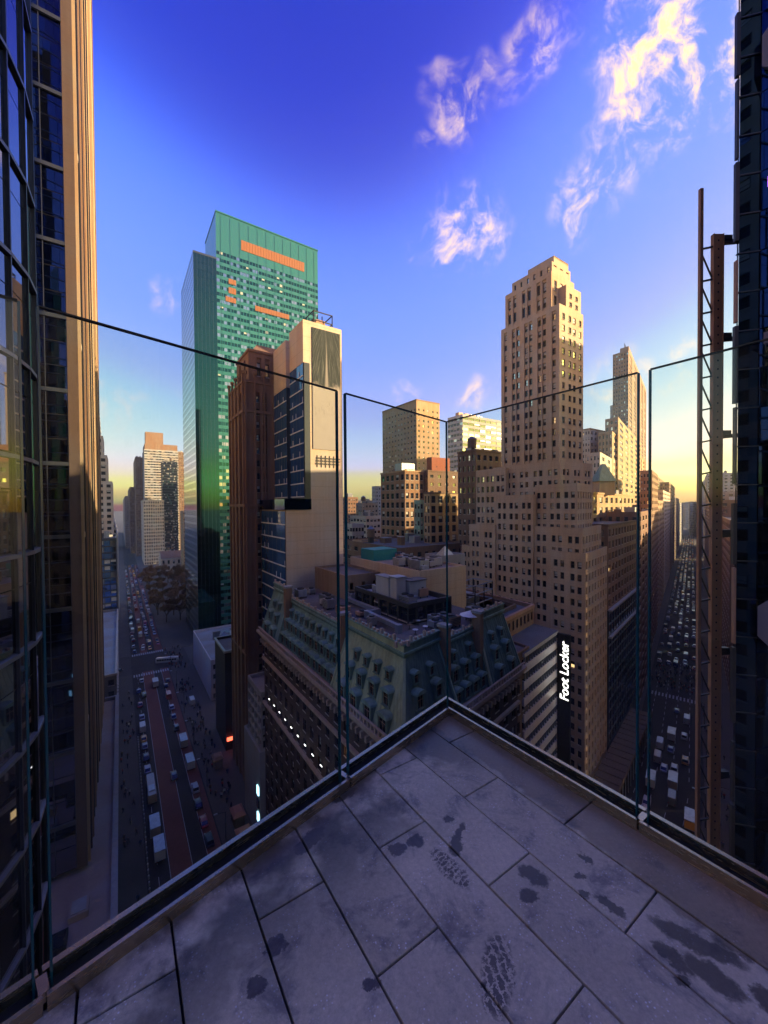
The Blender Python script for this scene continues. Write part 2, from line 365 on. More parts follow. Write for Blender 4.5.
def inset(poly, d):
    n = len(poly); out = []
    for i in range(n):
        a, b_, c = Vector(poly[i-1]), Vector(poly[i]), Vector(poly[(i+1) % n])
        e0 = (b_-a).normalized(); e1 = (c-b_).normalized(); n0 = Vector((-e0.y, e0.x)); n1 = Vector((-e1.y, e1.x))
        bis = n0+n1; k = d*2/max(.2, bis.length_squared); out.append(b_+bis*k)
    return out
def mass(root, poly, z0, z1, specs, wm, wins, roof='roofing', parapet=.9, cap=None, capout=.25, name='wall'):
    """One block of a building: walls with recessed windows, parapet, roof deck."""
    mb = MB(); n = len(poly); poly = [Vector(q) for q in poly]
    for i in range(n):
        facade(mb, poly[i], poly[(i+1) % n], z0, z1, specs[i] if specs and i < len(specs) else None, wins, wm)
    ins = inset(poly, .4)
    for i in range(n):
        j = (i+1) % n
        mb.poly([V3(poly[i], z1), V3(poly[j], z1), V3(ins[j], z1), V3(ins[i], z1)], cap or wm)
        mb.poly([V3(ins[j], z1-parapet), V3(ins[i], z1-parapet), V3(ins[i], z1), V3(ins[j], z1)], wm)
    o = mb.build(name, root)
    rb = MB(); rb.poly([V3(q, z1-parapet) for q in ins], roof); rb.build('roof', root)
    if cap:
        cb = MB(); out = inset(poly, -capout)
        for i in range(n):
            j = (i+1) % n
            for (za, zb) in ((z1-.7, z1+.003),):
                cb.poly([V3(out[i], za), V3(out[j], za), V3(out[j], zb), V3(out[i], zb)], cap)
                cb.poly([V3(poly[i], za), V3(poly[j], za), V3(out[j], za), V3(out[i], za)][::-1], cap)
                cb.poly([V3(out[i], zb), V3(out[j], zb), V3(ins[j], zb), V3(ins[i], zb)], cap)
        cb.build('cornice', root)
    return o
def rect_st(s0, s1, t0, t1):                            # ccw: west(near) face, south, east, north
    return [XY(s0, t0), XY(s0, t1), XY(s1, t1), XY(s1, t0)]
def base_of(poly): c = sum((Vector(q) for q in poly), Vector((0, 0)))/len(poly); return (c.x, c.y, 0)

# =================================================================== GROUND
ASPH = MB(); ASPH.poly([(-9000, -9000, 0), (9000, -9000, 0), (9000, 9000, 0), (-9000, 9000, 0)], 'city_ground'); struct(ASPH, 'ground')
def strip_st(name, s0, s1, t0, t1, z, m, parent=None, h=None):
    mb = MB(); q = rect_st(s0, s1, t0, t1)
    if h: mb.prism(q, z, z+h, m)
    else: mb.poly([V3(p, z) for p in q], m)
    return struct(mb, name, parent)
road = strip_st('road', -60, 1500, 3.6, 19., .004, 'asphalt')
strip_st('bus_lane', 34, 222, 8.0, 12.2, .008, 'red_lane', road); strip_st('bus_lane', 34, 222, 15.6, 18.7, .008, 'red_lane', road)
strip_st('bus_lane', 250, 640, 8.0, 11.5, .008, 'red_lane', road); strip_st('bus_lane', 250, 640, 15.0, 18.7, .008, 'red_lane', road)
mb = MB()
for t0 in (7.9, 12.25, 15.5): mb.poly([V3(q, .012) for q in rect_st(34, 222, t0, t0+.13)], 'road_white')
for i in range(60):
    s0 = 40+i*6; mb.poly([V3(q, .012) for q in rect_st(s0, s0+2.5, 5.7, 5.82)], 'road_white') if not 215 < s0 < 252 else None
struct(mb, 'lane_line', road)
mb = MB()
for (s0) in (217, 248):
    for i in range(15): mb.poly([V3(q, .014) for q in rect_st(s0, s0+3.2, 4.2+i, 4.75+i)], 'road_white')
struct(mb, 'crosswalk', road)
mb = MB()                                               # BUS ONLY painted in the lane
def stroke_letter(mb, ch, s0, t0, w_, h_, z, m):
    F = {'B': [(0, 0, 0, 1), (0, 1, .8, 1), (0, .5, .8, .5), (0, 0, .8, 0), (.9, .1, .9, .4), (.9, .6, .9, .9)], 'U': [(0, 0, 0, 1), (0, 0, 1, 0), (1, 0, 1, 1)], 'S': [(0, 0, 1, 0), (1, 0, 1, .5), (0, .5, 1, .5), (0, .5, 0, 1), (0, 1, 1, 1)],
         'O': [(0, 0, 1, 0), (1, 0, 1, 1), (0, 0, 0, 1), (0, 1, 1, 1)], 'N': [(0, 0, 0, 1), (0, 1, 1, 0), (1, 0, 1, 1)], 'L': [(0, 0, 0, 1), (0, 0, 1, 0)], 'Y': [(.5, 0, .5, .5), (.5, .5, 0, 1), (.5, .5, 1, 1)]}[ch]
    for (x0, y0, x1, y1) in F:
        a = XY(s0+y0*h_, t0+x0*w_); b_ = XY(s0+y1*h_, t0+x1*w_); d = (b_-a).normalized()*.11; nn = Vector((-d.y, d.x))
        mb.poly([V3(a-d-nn, z), V3(b_+d-nn, z), V3(b_+d+nn, z), V3(a-d+nn, z)], m)
for i, ch in enumerate('BUS'): stroke_letter(mb, ch, 80, 8.55+i*1.2, .7, 2.3, .013, 'road_white')
for i, ch in enumerate('ONLY'): stroke_letter(mb, ch, 75.5, 8.3+i*.98, .6, 2.3, .013, 'road_white')
struct(mb, 'lane_lettering', road)
strip_st('cross_avenue', 221.5, 248, -400, 3.6, .003, 'asphalt_old'); strip_st('cross_avenue', 221.5, 248, 19., 29, .003, 'asphalt_old')
strip_st('pavement', 20, 221, -30, 3.6, 0, 'pavement', None, .14); strip_st('pavement', 248.5, 900, -40, 3.6, 0, 'pavement', None, .14)
strip_st('pavement', 34, 221, 19., 60, 0, 'pavement', None, .14); strip_st('pavement', 248.5, 305, 19., 130, 0, 'pavement', None, .14)
strip_st('park', 305, 600, 19., 150, 0, 'park_soil', None, .13)

# Broadway-like avenue on the right: near part, then bending left
AC = Vector((80, 110))                                   # a point on its axis
def av(d, off): return AC+BW2*d+BN2*off if d >= 0 else AC+BW*d+BN*off
avenue = MB()
L = [(-75), (0), (1800)]
for a, b_ in zip(L[:-1], L[1:]):
    avenue.poly([V3(av(a, -9.5) if a < 0 else av(0, -9.5), .006), V3(av(a, 8.5) if a < 0 else av(0, 8.5), .006), V3(av(b_, 8.5), .006), V3(av(b_, -9.5), .006)], 'asphalt')
avenue = struct(avenue, 'avenue')
mb = MB()
for off in (-6.4, -2.6, 1.2, 5.0):
    for i in range(34):
        d = -60+i*5
        if d+2.2 < 0 or d > 0 : mb.poly([V3(av(d, off), .011), V3(av(d, off+.14), .011), V3(av(d+2.4, off+.14), .011), V3(av(d+2.4, off), .011)], 'road_white')
struct(mb, 'lane_line', avenue)
mb = MB()
for i in range(14):
    o_ = -9+i*1.2; mb.poly([V3(av(62, o_), .012), V3(av(62, o_+.55), .012), V3(av(65.5, o_+.55), .012), V3(av(65.5, o_), .012)], 'road_white')
struct(mb, 'crosswalk', avenue)
mb = MB(); mb.prism([av(-70, 8.5), av(-70, 26), av(0, 26), av(0, 8.5)], 0, .14, 'pavement'); struct(mb, 'pavement')
mb = MB(); mb.prism([av(8, 8.5), av(8, 40), av(1500, 40), av(1500, 8.5)], 0, .14, 'pavement'); struct(mb, 'pavement')
mb = MB(); mb.prism([av(6, -24), av(6, -9.5), av(1500, -9.5), av(1500, -40)], 0, .14, 'pavement'); struct(mb, 'pavement')

# =================================================================== THE DECK
ZF = HCAM-1.8
Ci = Vector((gp(448.8, 715.4, ZF).x, gp(448.8, 715.4, ZF).y))
Lp = gp(163.3, 927, ZF); Rp = gp(640, 833.5, ZF)
dL = (Lp-Ci).normalized(); dR = (Rp-Ci).normalized()
nL = Vector((dL.y, -dL.x)); nL = nL if nL.dot(Vector((-1, 1))) > 0 else -nL       # outward normals
nR = Vector((dR.y, -dR.x)); nR = nR if nR.dot(Vector((1, 1))) > 0 else -nR
def corner_at(o):                                        # corner of the lines set out by o metres
    det = nL.x*nR.y-nL.y*nR.x; cL = nL.dot(Ci)+o; cR = nR.dot(Ci)+o
    return Vector(((cL*nR.y-nL.y*cR)/det, (nL.x*cR-cL*nR.x)/det))
SH = .058; SW = .125
# stains on the pavers: where water lies, with shapes of their own
mt, t, b = principled('paver'); p = t.pos()
rnd = t.new('ShaderNodeObjectInfo').outputs['Random']
wv = t.v('MULTIPLY', t.v('SUBTRACT', t.noise(p, 7, 5, .6, 0, 1), (.5, .5, .5)), (.16, .16, 0))
pw = t.v('ADD', p, wv)
wv2 = t.v('MULTIPLY', t.v('SUBTRACT', t.noise(p, 20, 4, .7, 0, 1), (.5, .5, .5)), (.085, .085, 0)); pf = t.v('ADD', p, wv2)
q = t.v('DOT_PRODUCT', pw, (N7.x, N7.y, 0)); ps = t.v('DOT_PRODUCT', pw, (U42.x, U42.y, 0))
edge = t.ramp(ps, .5, 1.6, 2.02, 2.075)
wet = t.ramp(t.m('SUBTRACT', q, edge), -.012, .02)
film = wet
dl = t.m('SUBTRACT', nL.dot(Ci), t.v('DOT_PRODUCT', pw, (nL.x, nL.y, 0)))       # distance from the left rail
wl = t.m('MULTIPLY', t.ramp(dl, .75, .12), t.ramp(t.noise(p, 2.3, 4), .4, .54))
wet = t.m('MAXIMUM', wet, t.m('MULTIPLY', wl, .9))
def blob(px, py, a, b_, ang, src=pf, amp=1.):
    global wet
    c = gp(px, py, ZF); ca, sa = math.cos(R(ang)), math.sin(R(ang))
    x = t.m('DIVIDE', t.m('SUBTRACT', t.v('DOT_PRODUCT', src, (ca, sa, 0)), c.x*ca+c.y*sa), a)
    y = t.m('DIVIDE', t.m('SUBTRACT', t.v('DOT_PRODUCT', src, (-sa, ca, 0)), -c.x*sa+c.y*ca), b_)
    r2 = t.m('ADD', t.m('MULTIPLY', x, x), t.m('MULTIPLY', y, y))
    f = t.ramp(r2, 1.3, .6, 0, amp); wet = t.m('MAXIMUM', wet, f); return f
for a in [(397, 848, .055, .04, 20), (416, 841, .05, .04, 30), (456, 847, .05, .035, 60), (449, 820, .03, .025, 0), (534, 876, .075, .045, -35), (528, 895, .045, .035, 0), (611, 906, .07, .028, -50),
          (695, 941, .16, .045, -35), (672, 957, .075, .035, -60), (683, 981, .03, .025, 0), (712, 975, .10, .05, -50), (580, 876, .03, .02, 0), (586, 858, .04, .02, -50), (585, 894, .03, .02, -40),
          (745, 948, .11, .05, -20), (275, 945, .05, .04, 0), (256, 985, .04, .03, 0), (371, 983, .03, .02, 0), (692, 912, .05, .04, -20), (768, 1000, .05, .05, 0), (458, 835, .1, .02, 60), (345, 795, .1, .04, 40), (310, 840, .12, .05, 50)]: blob(*a)
def tread(px, py, a, b_, ang, sc):                        # wet shoe print with tread gaps
    global wet
    keep = wet; f = blob(px, py, a, b_, ang, pf, 1.)
    wvn = t.new('ShaderNodeTexBrick'); wvn.inputs['Scale'].default_value = sc; wvn.inputs['Mortar Size'].default_value = .035; wvn.inputs['Color1'].default_value = (1, 1, 1, 1); wvn.inputs['Color2'].default_value = (.9, .9, .9, 1); wvn.inputs['Mortar'].default_value = (0, 0, 0, 1)
    mp = t.new('ShaderNodeMapping'); mp.inputs['Rotation'].default_value = (0, 0, R(ang+12)); t.l.new(pf, mp.inputs[0]); t.l.new(mp.outputs[0], wvn.inputs[0])
    wet = t.m('MAXIMUM', keep, t.m('MULTIPLY', f, t.m('MULTIPLY', wvn.outputs[0], t.ramp(t.noise(p, 30, 3), .3, .5, .35, 1.))))
tread(497, 972, .145, .062, 68, 8); tread(450, 868, .13, .05, -55, 11)
spk = t.new('ShaderNodeTexVoronoi'); spk.inputs['Scale'].default_value = 62; t.l.new(p, spk.inputs['Vector'])
speck = t.m('MULTIPLY', t.ramp(spk.outputs['Distance'], .26, .14), t.ramp(t.noise(p, 9, 3), .46, .64))
tone = t.m('ADD', .5, t.m('ADD', t.m('MULTIPLY', t.noise(p, 2.4, 5, .6), .75), t.m('MULTIPLY', rnd, .16)))
tone = t.m('MULTIPLY', tone, t.m('ADD', .62, t.m('MULTIPLY', t.noise(p, 45, 3, .8), .75)))
base = t.mix(1., (.6, .51, .35), tone, 'MULTIPLY'); base = t.mix(t.m('MULTIPLY', speck, .75), base, (.95, .93, .9))
grime = t.ramp(t.noise(p, 4.5, 6, .75, .4), .48, .7, 0, .75); base = t.mix(grime, base, (.14, .13, .13))
wetc = t.mix(film, t.mix(1., base, (.2, .19, .19), 'MULTIPLY'), t.mix(1., base, (.5, .43, .38), 'MULTIPLY'))
t.put(b.inputs['Base Color'], t.mix(wet, base, wetc))
t.put(b.inputs['Roughness'], t.m('ADD', t.m('MULTIPLY', wet, -.38), t.m('ADD', .66, t.m('MULTIPLY', t.noise(p, 12, 3), .15))))
t.put(b.inputs['Normal'], t.bump(t.m('ADD', t.noise(p, 160, 4, .7), t.m('MULTIPLY', speck, .5)), .35, .002))
ground_mat('deck_bed', (.025, .024, .024))

def deck_poly(o, ln=9.):
    c = corner_at(o); return [c+dL*ln, c+dL*ln*0+dR*0, c+dR*ln, c+dR*ln+dL*ln]
dp = deck_poly(SW+.05)
dp = [dp[1], dp[2], dp[3], dp[0]]
if sum(dp[i].x*dp[(i+1) % 4].y-dp[(i+1) % 4].x*dp[i].y for i in range(4)) < 0: dp.reverse()
mb = MB(); mb.prism(dp, ZF-.5, ZF-.035, 'deck_bed'); deck = struct(mb, 'deck')
def clip(poly, n, c):                                     # keep p.n <= c
    out = []
    for i in range(len(poly)):
        a, b_ = poly[i], poly[(i+1) % len(poly)]; da, db = a.dot(n)-c, b_.dot(n)-c
        if da <= 0: out.append(a)
        if da*db < 0: out.append(a+(b_-a)*(da/(da-db)))
    return out
cLi, cRi = nL.dot(Ci)+.0, nR.dot(Ci)+.0
G = .0045
for r_ in range(14):
    q1 = 2.36-.3145*r_; q0 = q1-.3145; off = 1.235 if r_ % 2 == 0 else 1.70
    for k in range(-5, 5):
        s0 = off+.925*k; s1 = s0+.925
        pl = [XY(s0+G, q0+G), XY(s0+G, q1-G), XY(s1-G, q1-G), XY(s1-G, q0+G)]
        pl = clip(clip(pl, nL, cLi+.02), nR, cRi+.02)
        if len(pl) < 3: continue
        if sum(pl[i].x*pl[(i+1) % len(pl)].y-pl[(i+1) % len(pl)].x*pl[i].y for i in range(len(pl))) < 0: pl.reverse()
        cc = sum(pl, Vector((0, 0)))/len(pl)
        if cc.length > 4.5 or cc.y < -1.5: continue
        dz = random.uniform(-.0015, .0015); mb = MB(); ins_ = [q_+(cc-q_).normalized()*.004 for q_ in pl]
        mb.frustum(pl, ZF-.034, pl, ZF-.003+dz, 'paver'); mb.f.pop(); mb.mi.pop()
        mb.frustum(pl, ZF-.003+dz, ins_, ZF+dz, 'paver'); mb.build('paver', deck)
# the building under the deck
body = thing('observation_tower', 'dark tower carrying the stone paved roof deck under the viewer', 'building', (0, -3, 0))
op = deck_poly(SW-.02, 26.)
op = [op[1], op[2], op[3], op[0]]
if sum(op[i].x*op[(i+1) % 4].y-op[(i+1) % 4].x*op[i].y for i in range(4)) < 0: op.reverse()
mb = MB(); mb.prism(op, 0, ZF-.52, 'granite'); mb.build('wall', body)

# rail shoe, glass panels
def run(o0, o1, side, a, b_, z0, z1, mb, m):              # bar along one rail, set out o0..o1, from a to b metres off the corner
    d, n = (dL, nL) if side == 'L' else (dR, nR)
    if a == 0: A0, A1 = corner_at(o0), corner_at(o1)
    else: A0, A1 = Ci+n*o0+d*a, Ci+n*o1+d*a
    B0, B1 = Ci+n*o0+d*b_, Ci+n*o1+d*b_
    pl = [A0, B0, B1, A1]
    if sum(pl[i].x*pl[(i+1) % 4].y-pl[(i+1) % 4].x*pl[i].y for i in range(4)) < 0: pl.reverse()
    mb.prism(pl, z0, z1, m)
def dist_on(px, side, py):                                 # metres from the corner to a pixel seen on the glass line
    d, n = (dL, nL) if side == 'L' else (dR, nR)
    pnt = on_plane(px, Ci+n*.06, n, py); return (pnt-Ci).dot(d)
gaps = {'L': [(dist_on(347, 'L', 600), dist_on(338, 'L', 600)), (dist_on(51, 'L', 900), dist_on(30, 'L', 900))], 'R': [(dist_on(637, 'R', 600), dist_on(650, 'R', 600))]}
ZT = HCAM+.725
rail_lab = {'L': 'left-hand', 'R': 'right-hand'}
mbj = None
for side in 'LR':
    sh = thing('rail_shoe', 'steel base channel holding the %s glass balustrade panels at deck edge' % rail_lab[side], 'rail', V3(Ci, ZF))
    cuts = [0.]+[v for g_ in gaps[side] for v in g_]+[5.2]
    segs = list(zip(cuts[0::2], cuts[1::2]))
    for i, (a, b_) in enumerate(segs):
        j0 = 0 if i == 0 else (segs[i-1][1]+a)/2+.006; j1 = 5.2 if i == len(segs)-1 else (b_+segs[i+1][0])/2-.006
        for (o0, o1, h0, h1, nm) in ((0., .012, .0, SH, 'inner_lip'), (.105, .125, .0, SH+.002, 'outer_lip'), (.0125, .1045, .0, .02, 'channel')):
            mb = MB(); run(o0, o1, side, j0, j1, ZF-.03+h0, ZF+h1, mb, 'steel' if nm != 'channel' else 'black_paint'); mb.build(nm, sh)
        mb = MB(); run(-.002, .016, side, j0, j1, ZF+SH+.0005, ZF+SH+.006, mb, 'steel'); mb.build('top_trim', sh)
        mb = MB(); run(.103, .130, side, j0, j1, ZF+SH+.003, ZF+SH+.009, mb, 'steel'); mb.build('top_trim', sh)
        if i: # clamp block in the gap
            mb = MB(); run(.02, .098, side, (segs[i-1][1]+a)/2-.016, (segs[i-1][1]+a)/2+.016, ZF+.022, ZF+SH+.004, mb, 'steel'); mb.build('clamp_block', sh)
        pg = thing('glass_balustrade', '%s clear glass balustrade panel of the %s run%s' % (['corner', 'second', 'third'][i], rail_lab[side], ''), 'balustrade', V3(Ci+(dL if side == 'L' else dR)*(a+.5), ZF))
        e = .0015; th0, th1 = .052, .070
        mb = MB(); run(th0, th1, side, a, b_, ZF+.021, ZT, mb, 'rail_glass')
        mb.build('pane', pg)
        d_ = dL if side == 'L' else dR
        mb = MB(); run(th0-e, th1+e, side, a, b_, ZT+.0005, ZT+.006, mb, 'edge_dark'); mb.build('top_edge', pg)
        for x in ([b_] if i == 0 else [a, b_]):
            mb = MB(); sg = -1 if x == a and i else 1
            run(th0-e, th1+e, side, min(x, x+sg*.007), max(x, x+sg*.007), ZF+.022, ZT, mb, 'glass_edge'); mb.build('side_edge', pg)
        if i == 0 and side == 'L':
            c_ = corner_at(.061); mb = MB(); mb.obox(c_, dR, .012, .012, ZF+.022, ZT, 'glass_edge'); mb.build('side_edge', pg)

# =================================================================== LEFT SIDE
# curved glass drum, close by
DC = Vector((-25.3, 11.7)); DR_ = 11.2
drum = thing('curved_glass_tower', 'round dark glass tower with curved steel floor bands at left edge', 'building', (DC.x, DC.y, 0))
mb = MB(); mb.cyl(DC, DR_-.35, 0, 236, 'black_paint', 64); mb.build('core', drum)
a0 = math.atan2(-DC.y, -DC.x)                              # towards the camera
def drum_pt(a, r): return DC+Vector((math.cos(a), math.sin(a)))*r
NP = 44; da = math.tau/NP; FH = 4.0
pane_big = MB(); rest = MB()
def drum_pane(mb, a, z0, z1, m, r=DR_):
    p0, p1 = drum_pt(a-da/2+.003, r), drum_pt(a+da/2-.003, r)
    mb.poly([V3(p0, z0), V3(p1, z0), V3(p1, z1), V3(p0, z1)], m)
for k in range(59):
    z0 = 2+k*FH
    for i in range(NP):
        a = a0+(i-NP//2)*da; vis = abs(i-NP//2-3) <= 7 and 52 < z0 < 112
        m_ = 'pane_black'
        if vis:
            for (za, zb) in ((z0+.26, z0+2.75), (z0+2.8, z0+FH-.02)):
                mb = MB(); drum_pane(mb, a, za, zb, m_); mb.build('pane', drum)
        else: drum_pane(rest, a, z0+.26, z0+FH-.02, m_)
    bm_ = MB()
    ring = lambda r: [drum_pt(a0+(i-.5)*da, r) for i in range(NP)]
    A, B = ring(DR_+.13), ring(DR_-.2)
    for i in range(NP):
        j = (i+1) % NP
        bm_.poly([V3(A[i], z0), V3(A[j], z0), V3(A[j], z0+.16), V3(A[i], z0+.16)], 'grey_metal')
        bm_.poly([V3(A[i], z0+.16), V3(A[j], z0+.16), V3(B[j], z0+.24), V3(B[i], z0+.24)], 'grey_metal'); bm_.poly([V3(B[i], z0-.05), V3(B[j], z0-.05), V3(A[j], z0), V3(A[i], z0)], 'mullion')
    bm_.build('floor_band', drum)
rest.build('glazing', drum, 'stuff')
for i in range(-4, 12):
    a = a0+(i+.5)*da; mb = MB(); pq = drum_pt(a, DR_+.03); mb.obox(pq, (math.cos(a), math.sin(a)), .16, .07, 50, 118, 'mullion'); mb.build('mullion', drum)

# glass and stone tower behind it, gold ribbed street side
S0, T0 = 82., -5.4; SE = 151.; ST = 1.35
gst = thing('glass_stone_tower', 'tall tower of black glass and pale ribbed stone on left side of street', 'building', V3(XY(S0, T0), 0))
wins = []
pl = [XY(S0, -46), XY(S0, T0), XY(SE, T0), XY(SE, -46)]
mb = MB()
mb.poly([V3(pl[0], 20), V3(pl[1]-N7*ST*.9, 20), V3(pl[1]-N7*ST*.9, 236), V3(pl[0], 236)], 'black_paint')
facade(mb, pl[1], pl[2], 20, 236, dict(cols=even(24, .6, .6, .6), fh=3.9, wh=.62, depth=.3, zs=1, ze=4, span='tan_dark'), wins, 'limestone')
facade(mb, pl[2], pl[3], 20, 236, None, wins, 'limestone'); facade(mb, pl[3], pl[0], 20, 236, None, wins, 'limestone')
mb.poly([V3(q_, 236) for q_ in pl], 'roofing'); mb.build('wall', gst)
mb = MB(); mb.prism([XY(S0-.35, T0-ST), XY(S0-.35, T0+.02), XY(S0+.5, T0+.02), XY(S0+.5, T0-ST)], 20, 236.5, 'pier_stone'); mb.build('corner_pier', gst)
for i in range(25):
    x = S0+.6+(SE-S0-1.2)*i/24; dp_ = .42+.25*((i*7) % 3)/2; mb = MB(); mb.prism([XY(x-.3, T0+.01), XY(x-.3, T0+dp_), XY(x+.3, T0+dp_), XY(x+.3, T0+.01)], 20.1, 236.2, ('rib_stone', 'brown2', 'rib_stone', 'black_paint', 'tan', 'black_paint', 'brown2')[(i*3) % 7]); mb.build('stone_rib', gst)
for z in (43, 75, 107, 139, 171, 203):
    mb = MB(); mb.prism([XY(S0+.9, T0-.1), XY(S0+.9, T0+.36), XY(SE, T0+.36), XY(SE, T0-.1)], z, z+.9, 'limestone'); mb.build('band_course', gst)
emit_windows(gst, wins, ('frame_dark', 'win_dark'), 0)
PW = 2.75
for k in range(54):
    for i in range(8):
        z = 20.2+k*3.95; t1 = T0-ST-.05-i*PW; t0_ = t1-PW+.09
        if z > 205 or i > 4:
            continue
        mb = MB(); e_ = random.uniform(-.012, .012)
        mb.poly([V3(XY(S0-.1+e_, t0_), z), V3(XY(S0-.1-e_, t1), z), V3(XY(S0-.1-e_, t1), z+3.8), V3(XY(S0-.1+e_, t0_), z+3.8)], 'pane_black'); mb.build('pane', gst)
mb = MB()
for k in range(54): mb.poly([V3(XY(S0-.1, -46), 20.2+k*3.95), V3(XY(S0-.1, T0-ST-.05-5*PW), 20.2+k*3.95), V3(XY(S0-.1, T0-ST-.05-5*PW), 24+k*3.95), V3(XY(S0-.1, -46), 24+k*3.95)], 'pane_black')
mb.build('glazing', gst, 'stuff')
for k in range(18):
    z = 28+k*3.95*3; mb = MB(); mb.prism([XY(S0-.45, -46), XY(S0-.45, T0-ST-.03), XY(S0-.05, T0-ST-.03), XY(S0-.05, -46)], z-.35, z+.25, 'mullion'); mb.build('floor_band', gst)
for i in range(6):
    mb = MB(); mb.prism([XY(S0-.22, T0-ST-.1-i*PW), XY(S0-.22, T0-ST-i*PW), XY(S0-.05, T0-ST-i*PW), XY(S0-.05, T0-ST-.1-i*PW)], 20, 236, 'mullion'); mb.build('mullion', gst)
# podium with roof plant in front of the tower
pod = thing('podium_building', 'low podium with tan roof and black skylights below the left glass tower', 'building', V3(XY(64, -10), 0))
wins = []
mass(pod, [XY(40, -60), XY(40, -1.65), XY(150.6, -1.65), XY(150.6, -60)], 0, 20, [None, dict(cols=even(22, .7), fh=4.5, wh=.6, zs=2, ze=1.5)], 'granite', wins, 'roof_tan', 1.0, 'concrete', .5)
emit_windows(pod, wins)
for (s, tt, a, b_, h) in [(60, -8, 5, 4, .5), (65, -7, 4, 3, .35), (70, -9.5, 3, 5, .6), (56, -11, 5, 6, .4), (62, -13, 3, 3, 1.2), (74, -6, 3, 2.4, .9), (52, -6.5, 2.5, 2.5, 1.1), (67, -12, 2.5, 2.5, .9)]:
    mb = MB(); mb.prism(rect_st(s-a/2, s+a/2, tt-b_/2, tt+b_/2), 19.0, 19.05+h, 'black_paint' if h < .7 else 'roof_tan'); mb.prism(rect_st(s-a/2+.3, s+a/2-.3, tt-b_/2+.3, tt+b_/2-.3), 19.05+h, 19.2+h, 'win_dark' if h < .7 else 'roof_light'); mb.build('skylight' if h < .7 else 'roof_hatch', pod)

RH = random.Random(77)
def roof_huts(o, poly, z, wm):                             # stair huts, vents and pipes that stand on a roof
    A, C, B = Vector(poly[0]), Vector(poly[1]), Vector(poly[2]); e0, e1 = A-C, B-C
    if min(e0.length, e1.length) < 9: return
    u = e1.normalized()
    for k in range(RH.choice((4, 5, 6, 7))):
        c = C+e0*RH.uniform(.15, .85)+e1*RH.uniform(.15, .85); h = RH.uniform(1., 4.5); l_, w_ = RH.uniform(1.2, 5), RH.uniform(1.2, 4); mb = MB()
        mb.obox(c, u, l_, w_, z, z+h, RH.choice((wm, 'concrete', 'galv', 'grey_metal', 'roofing', 'whitewall'))); mb.obox(c, u, l_+.3, w_+.3, z+h+.002, z+h+.2, RH.choice(('roofing', 'galv', 'concrete'))); mb.build('roof_hut', o)
    if RH.random() < .5:
        c = C+e0*RH.uniform(.25, .75)+e1*RH.uniform(.2, .7); mb = MB(); r = RH.uniform(1.5, 2.2); mb.cyl(c, r*.75, z, z+2.5, 'frame_dark', 6); mb.cyl(c, r, z+2.5, z+6, 'wood', 14); mb.cyl(c, r+.2, z+6.01, z+7.4, 'grey_metal', 14, .05); mb.build('roof_tank', o)
def simple_building(name, label, poly, z1, specs, wm, style=('frame_dark', 'win_dark'), roof='roofing', cap=None, limit=0, z0=0., group=None, mixw=(.6, .17, .08, .145, .005), parapet=.9):
    o = thing(name, label, 'building', base_of(poly), group); wins = []
    mass(o, poly, z0, z1, specs, wm, wins, roof, parapet, cap); emit_windows(o, wins, style, limit, mixw); roof_huts(o, poly, z1-parapet, wm); return o
FS = lambda n, fh=3.6, fr=.55, wh=.5, **k: dict(cols=even(n, fr), fh=fh, wh=wh, **k)
b1 = simple_building('low_annex', 'long low building with flat pale roof beside the ribbed stone tower', rect_st(151.4, 247, -28, -1.7)[::1], 27, [FS(9), FS(30), None, None], 'granite', roof='roof_light', cap='limestone')
b2 = simple_building('glass_office', 'small blue glass office block beyond the flat roofed annex', rect_st(250, 284, -26, -1.9), 64, [FS(9, 3.4, .9, .8), FS(11, 3.4, .9, .8)], 'mullion', (None, 'pane_navy'))
b3 = thing('stepped_stone_building', 'peach stepped stone building behind the small blue glass office', 'building', V3(XY(300, -12), 0)); wins = []
mass(b3, rect_st(288, 325, -30, -3.6), 0, 96, [FS(7), FS(9)], 'cream', wins); mass(b3, rect_st(291, 322, -30, -6), 95, 112, [FS(6), FS(8)], 'cream', wins); mass(b3, rect_st(294, 318, -30, -8), 111, 124, [FS(5), FS(6)], 'cream', wins)
emit_windows(b3, wins)
# white banded tower with the sweeping foot
b4 = thing('sloping_tower', 'tall white banded tower with outward sloping face far down the left street', 'building', V3(XY(350, -12), 0))
prof = [(60, -1.5), (85, -6), (105, -9.0), (130, -11.2), (160, -12.6), (205, -13.2)]
def tz(z):
    for (z0, t0), (z1, t1) in zip(prof[:-1], prof[1:]):
        if z <= z1: return t0+(t1-t0)*(z-z0)/(z1-z0)
    return prof[-1][1]
for k in range(36):
    z = 60+k*4.0; mb = MB()
    mb.frustum([XY(336, -45), XY(336, tz(z)), XY(392, tz(z)), XY(392, -45)], z, [XY(336, -45), XY(336, tz(z+2.1)), XY(392, tz(z+2.1)), XY(392, -45)], z+2.1, 'whitewall'); mb.build('floor_band', b4)
    mb = MB(); mb.frustum([XY(336.5, -45), XY(336.5, tz(z+2.1)-.5), XY(391.5, tz(z+2.1)-.5), XY(391.5, -45)], z+2.1, [XY(336.5, -45), XY(336.5, tz(z+4)-.5), XY(391.5, tz(z+4)-.5), XY(391.5, -45)], z+4, 'win_dark'); mb.build('window', b4)
mb = MB(); mb.prism(rect_st(336, 392, -45, -1.5), 0, 60, 'whitewall'); mb.build('wall', b4)

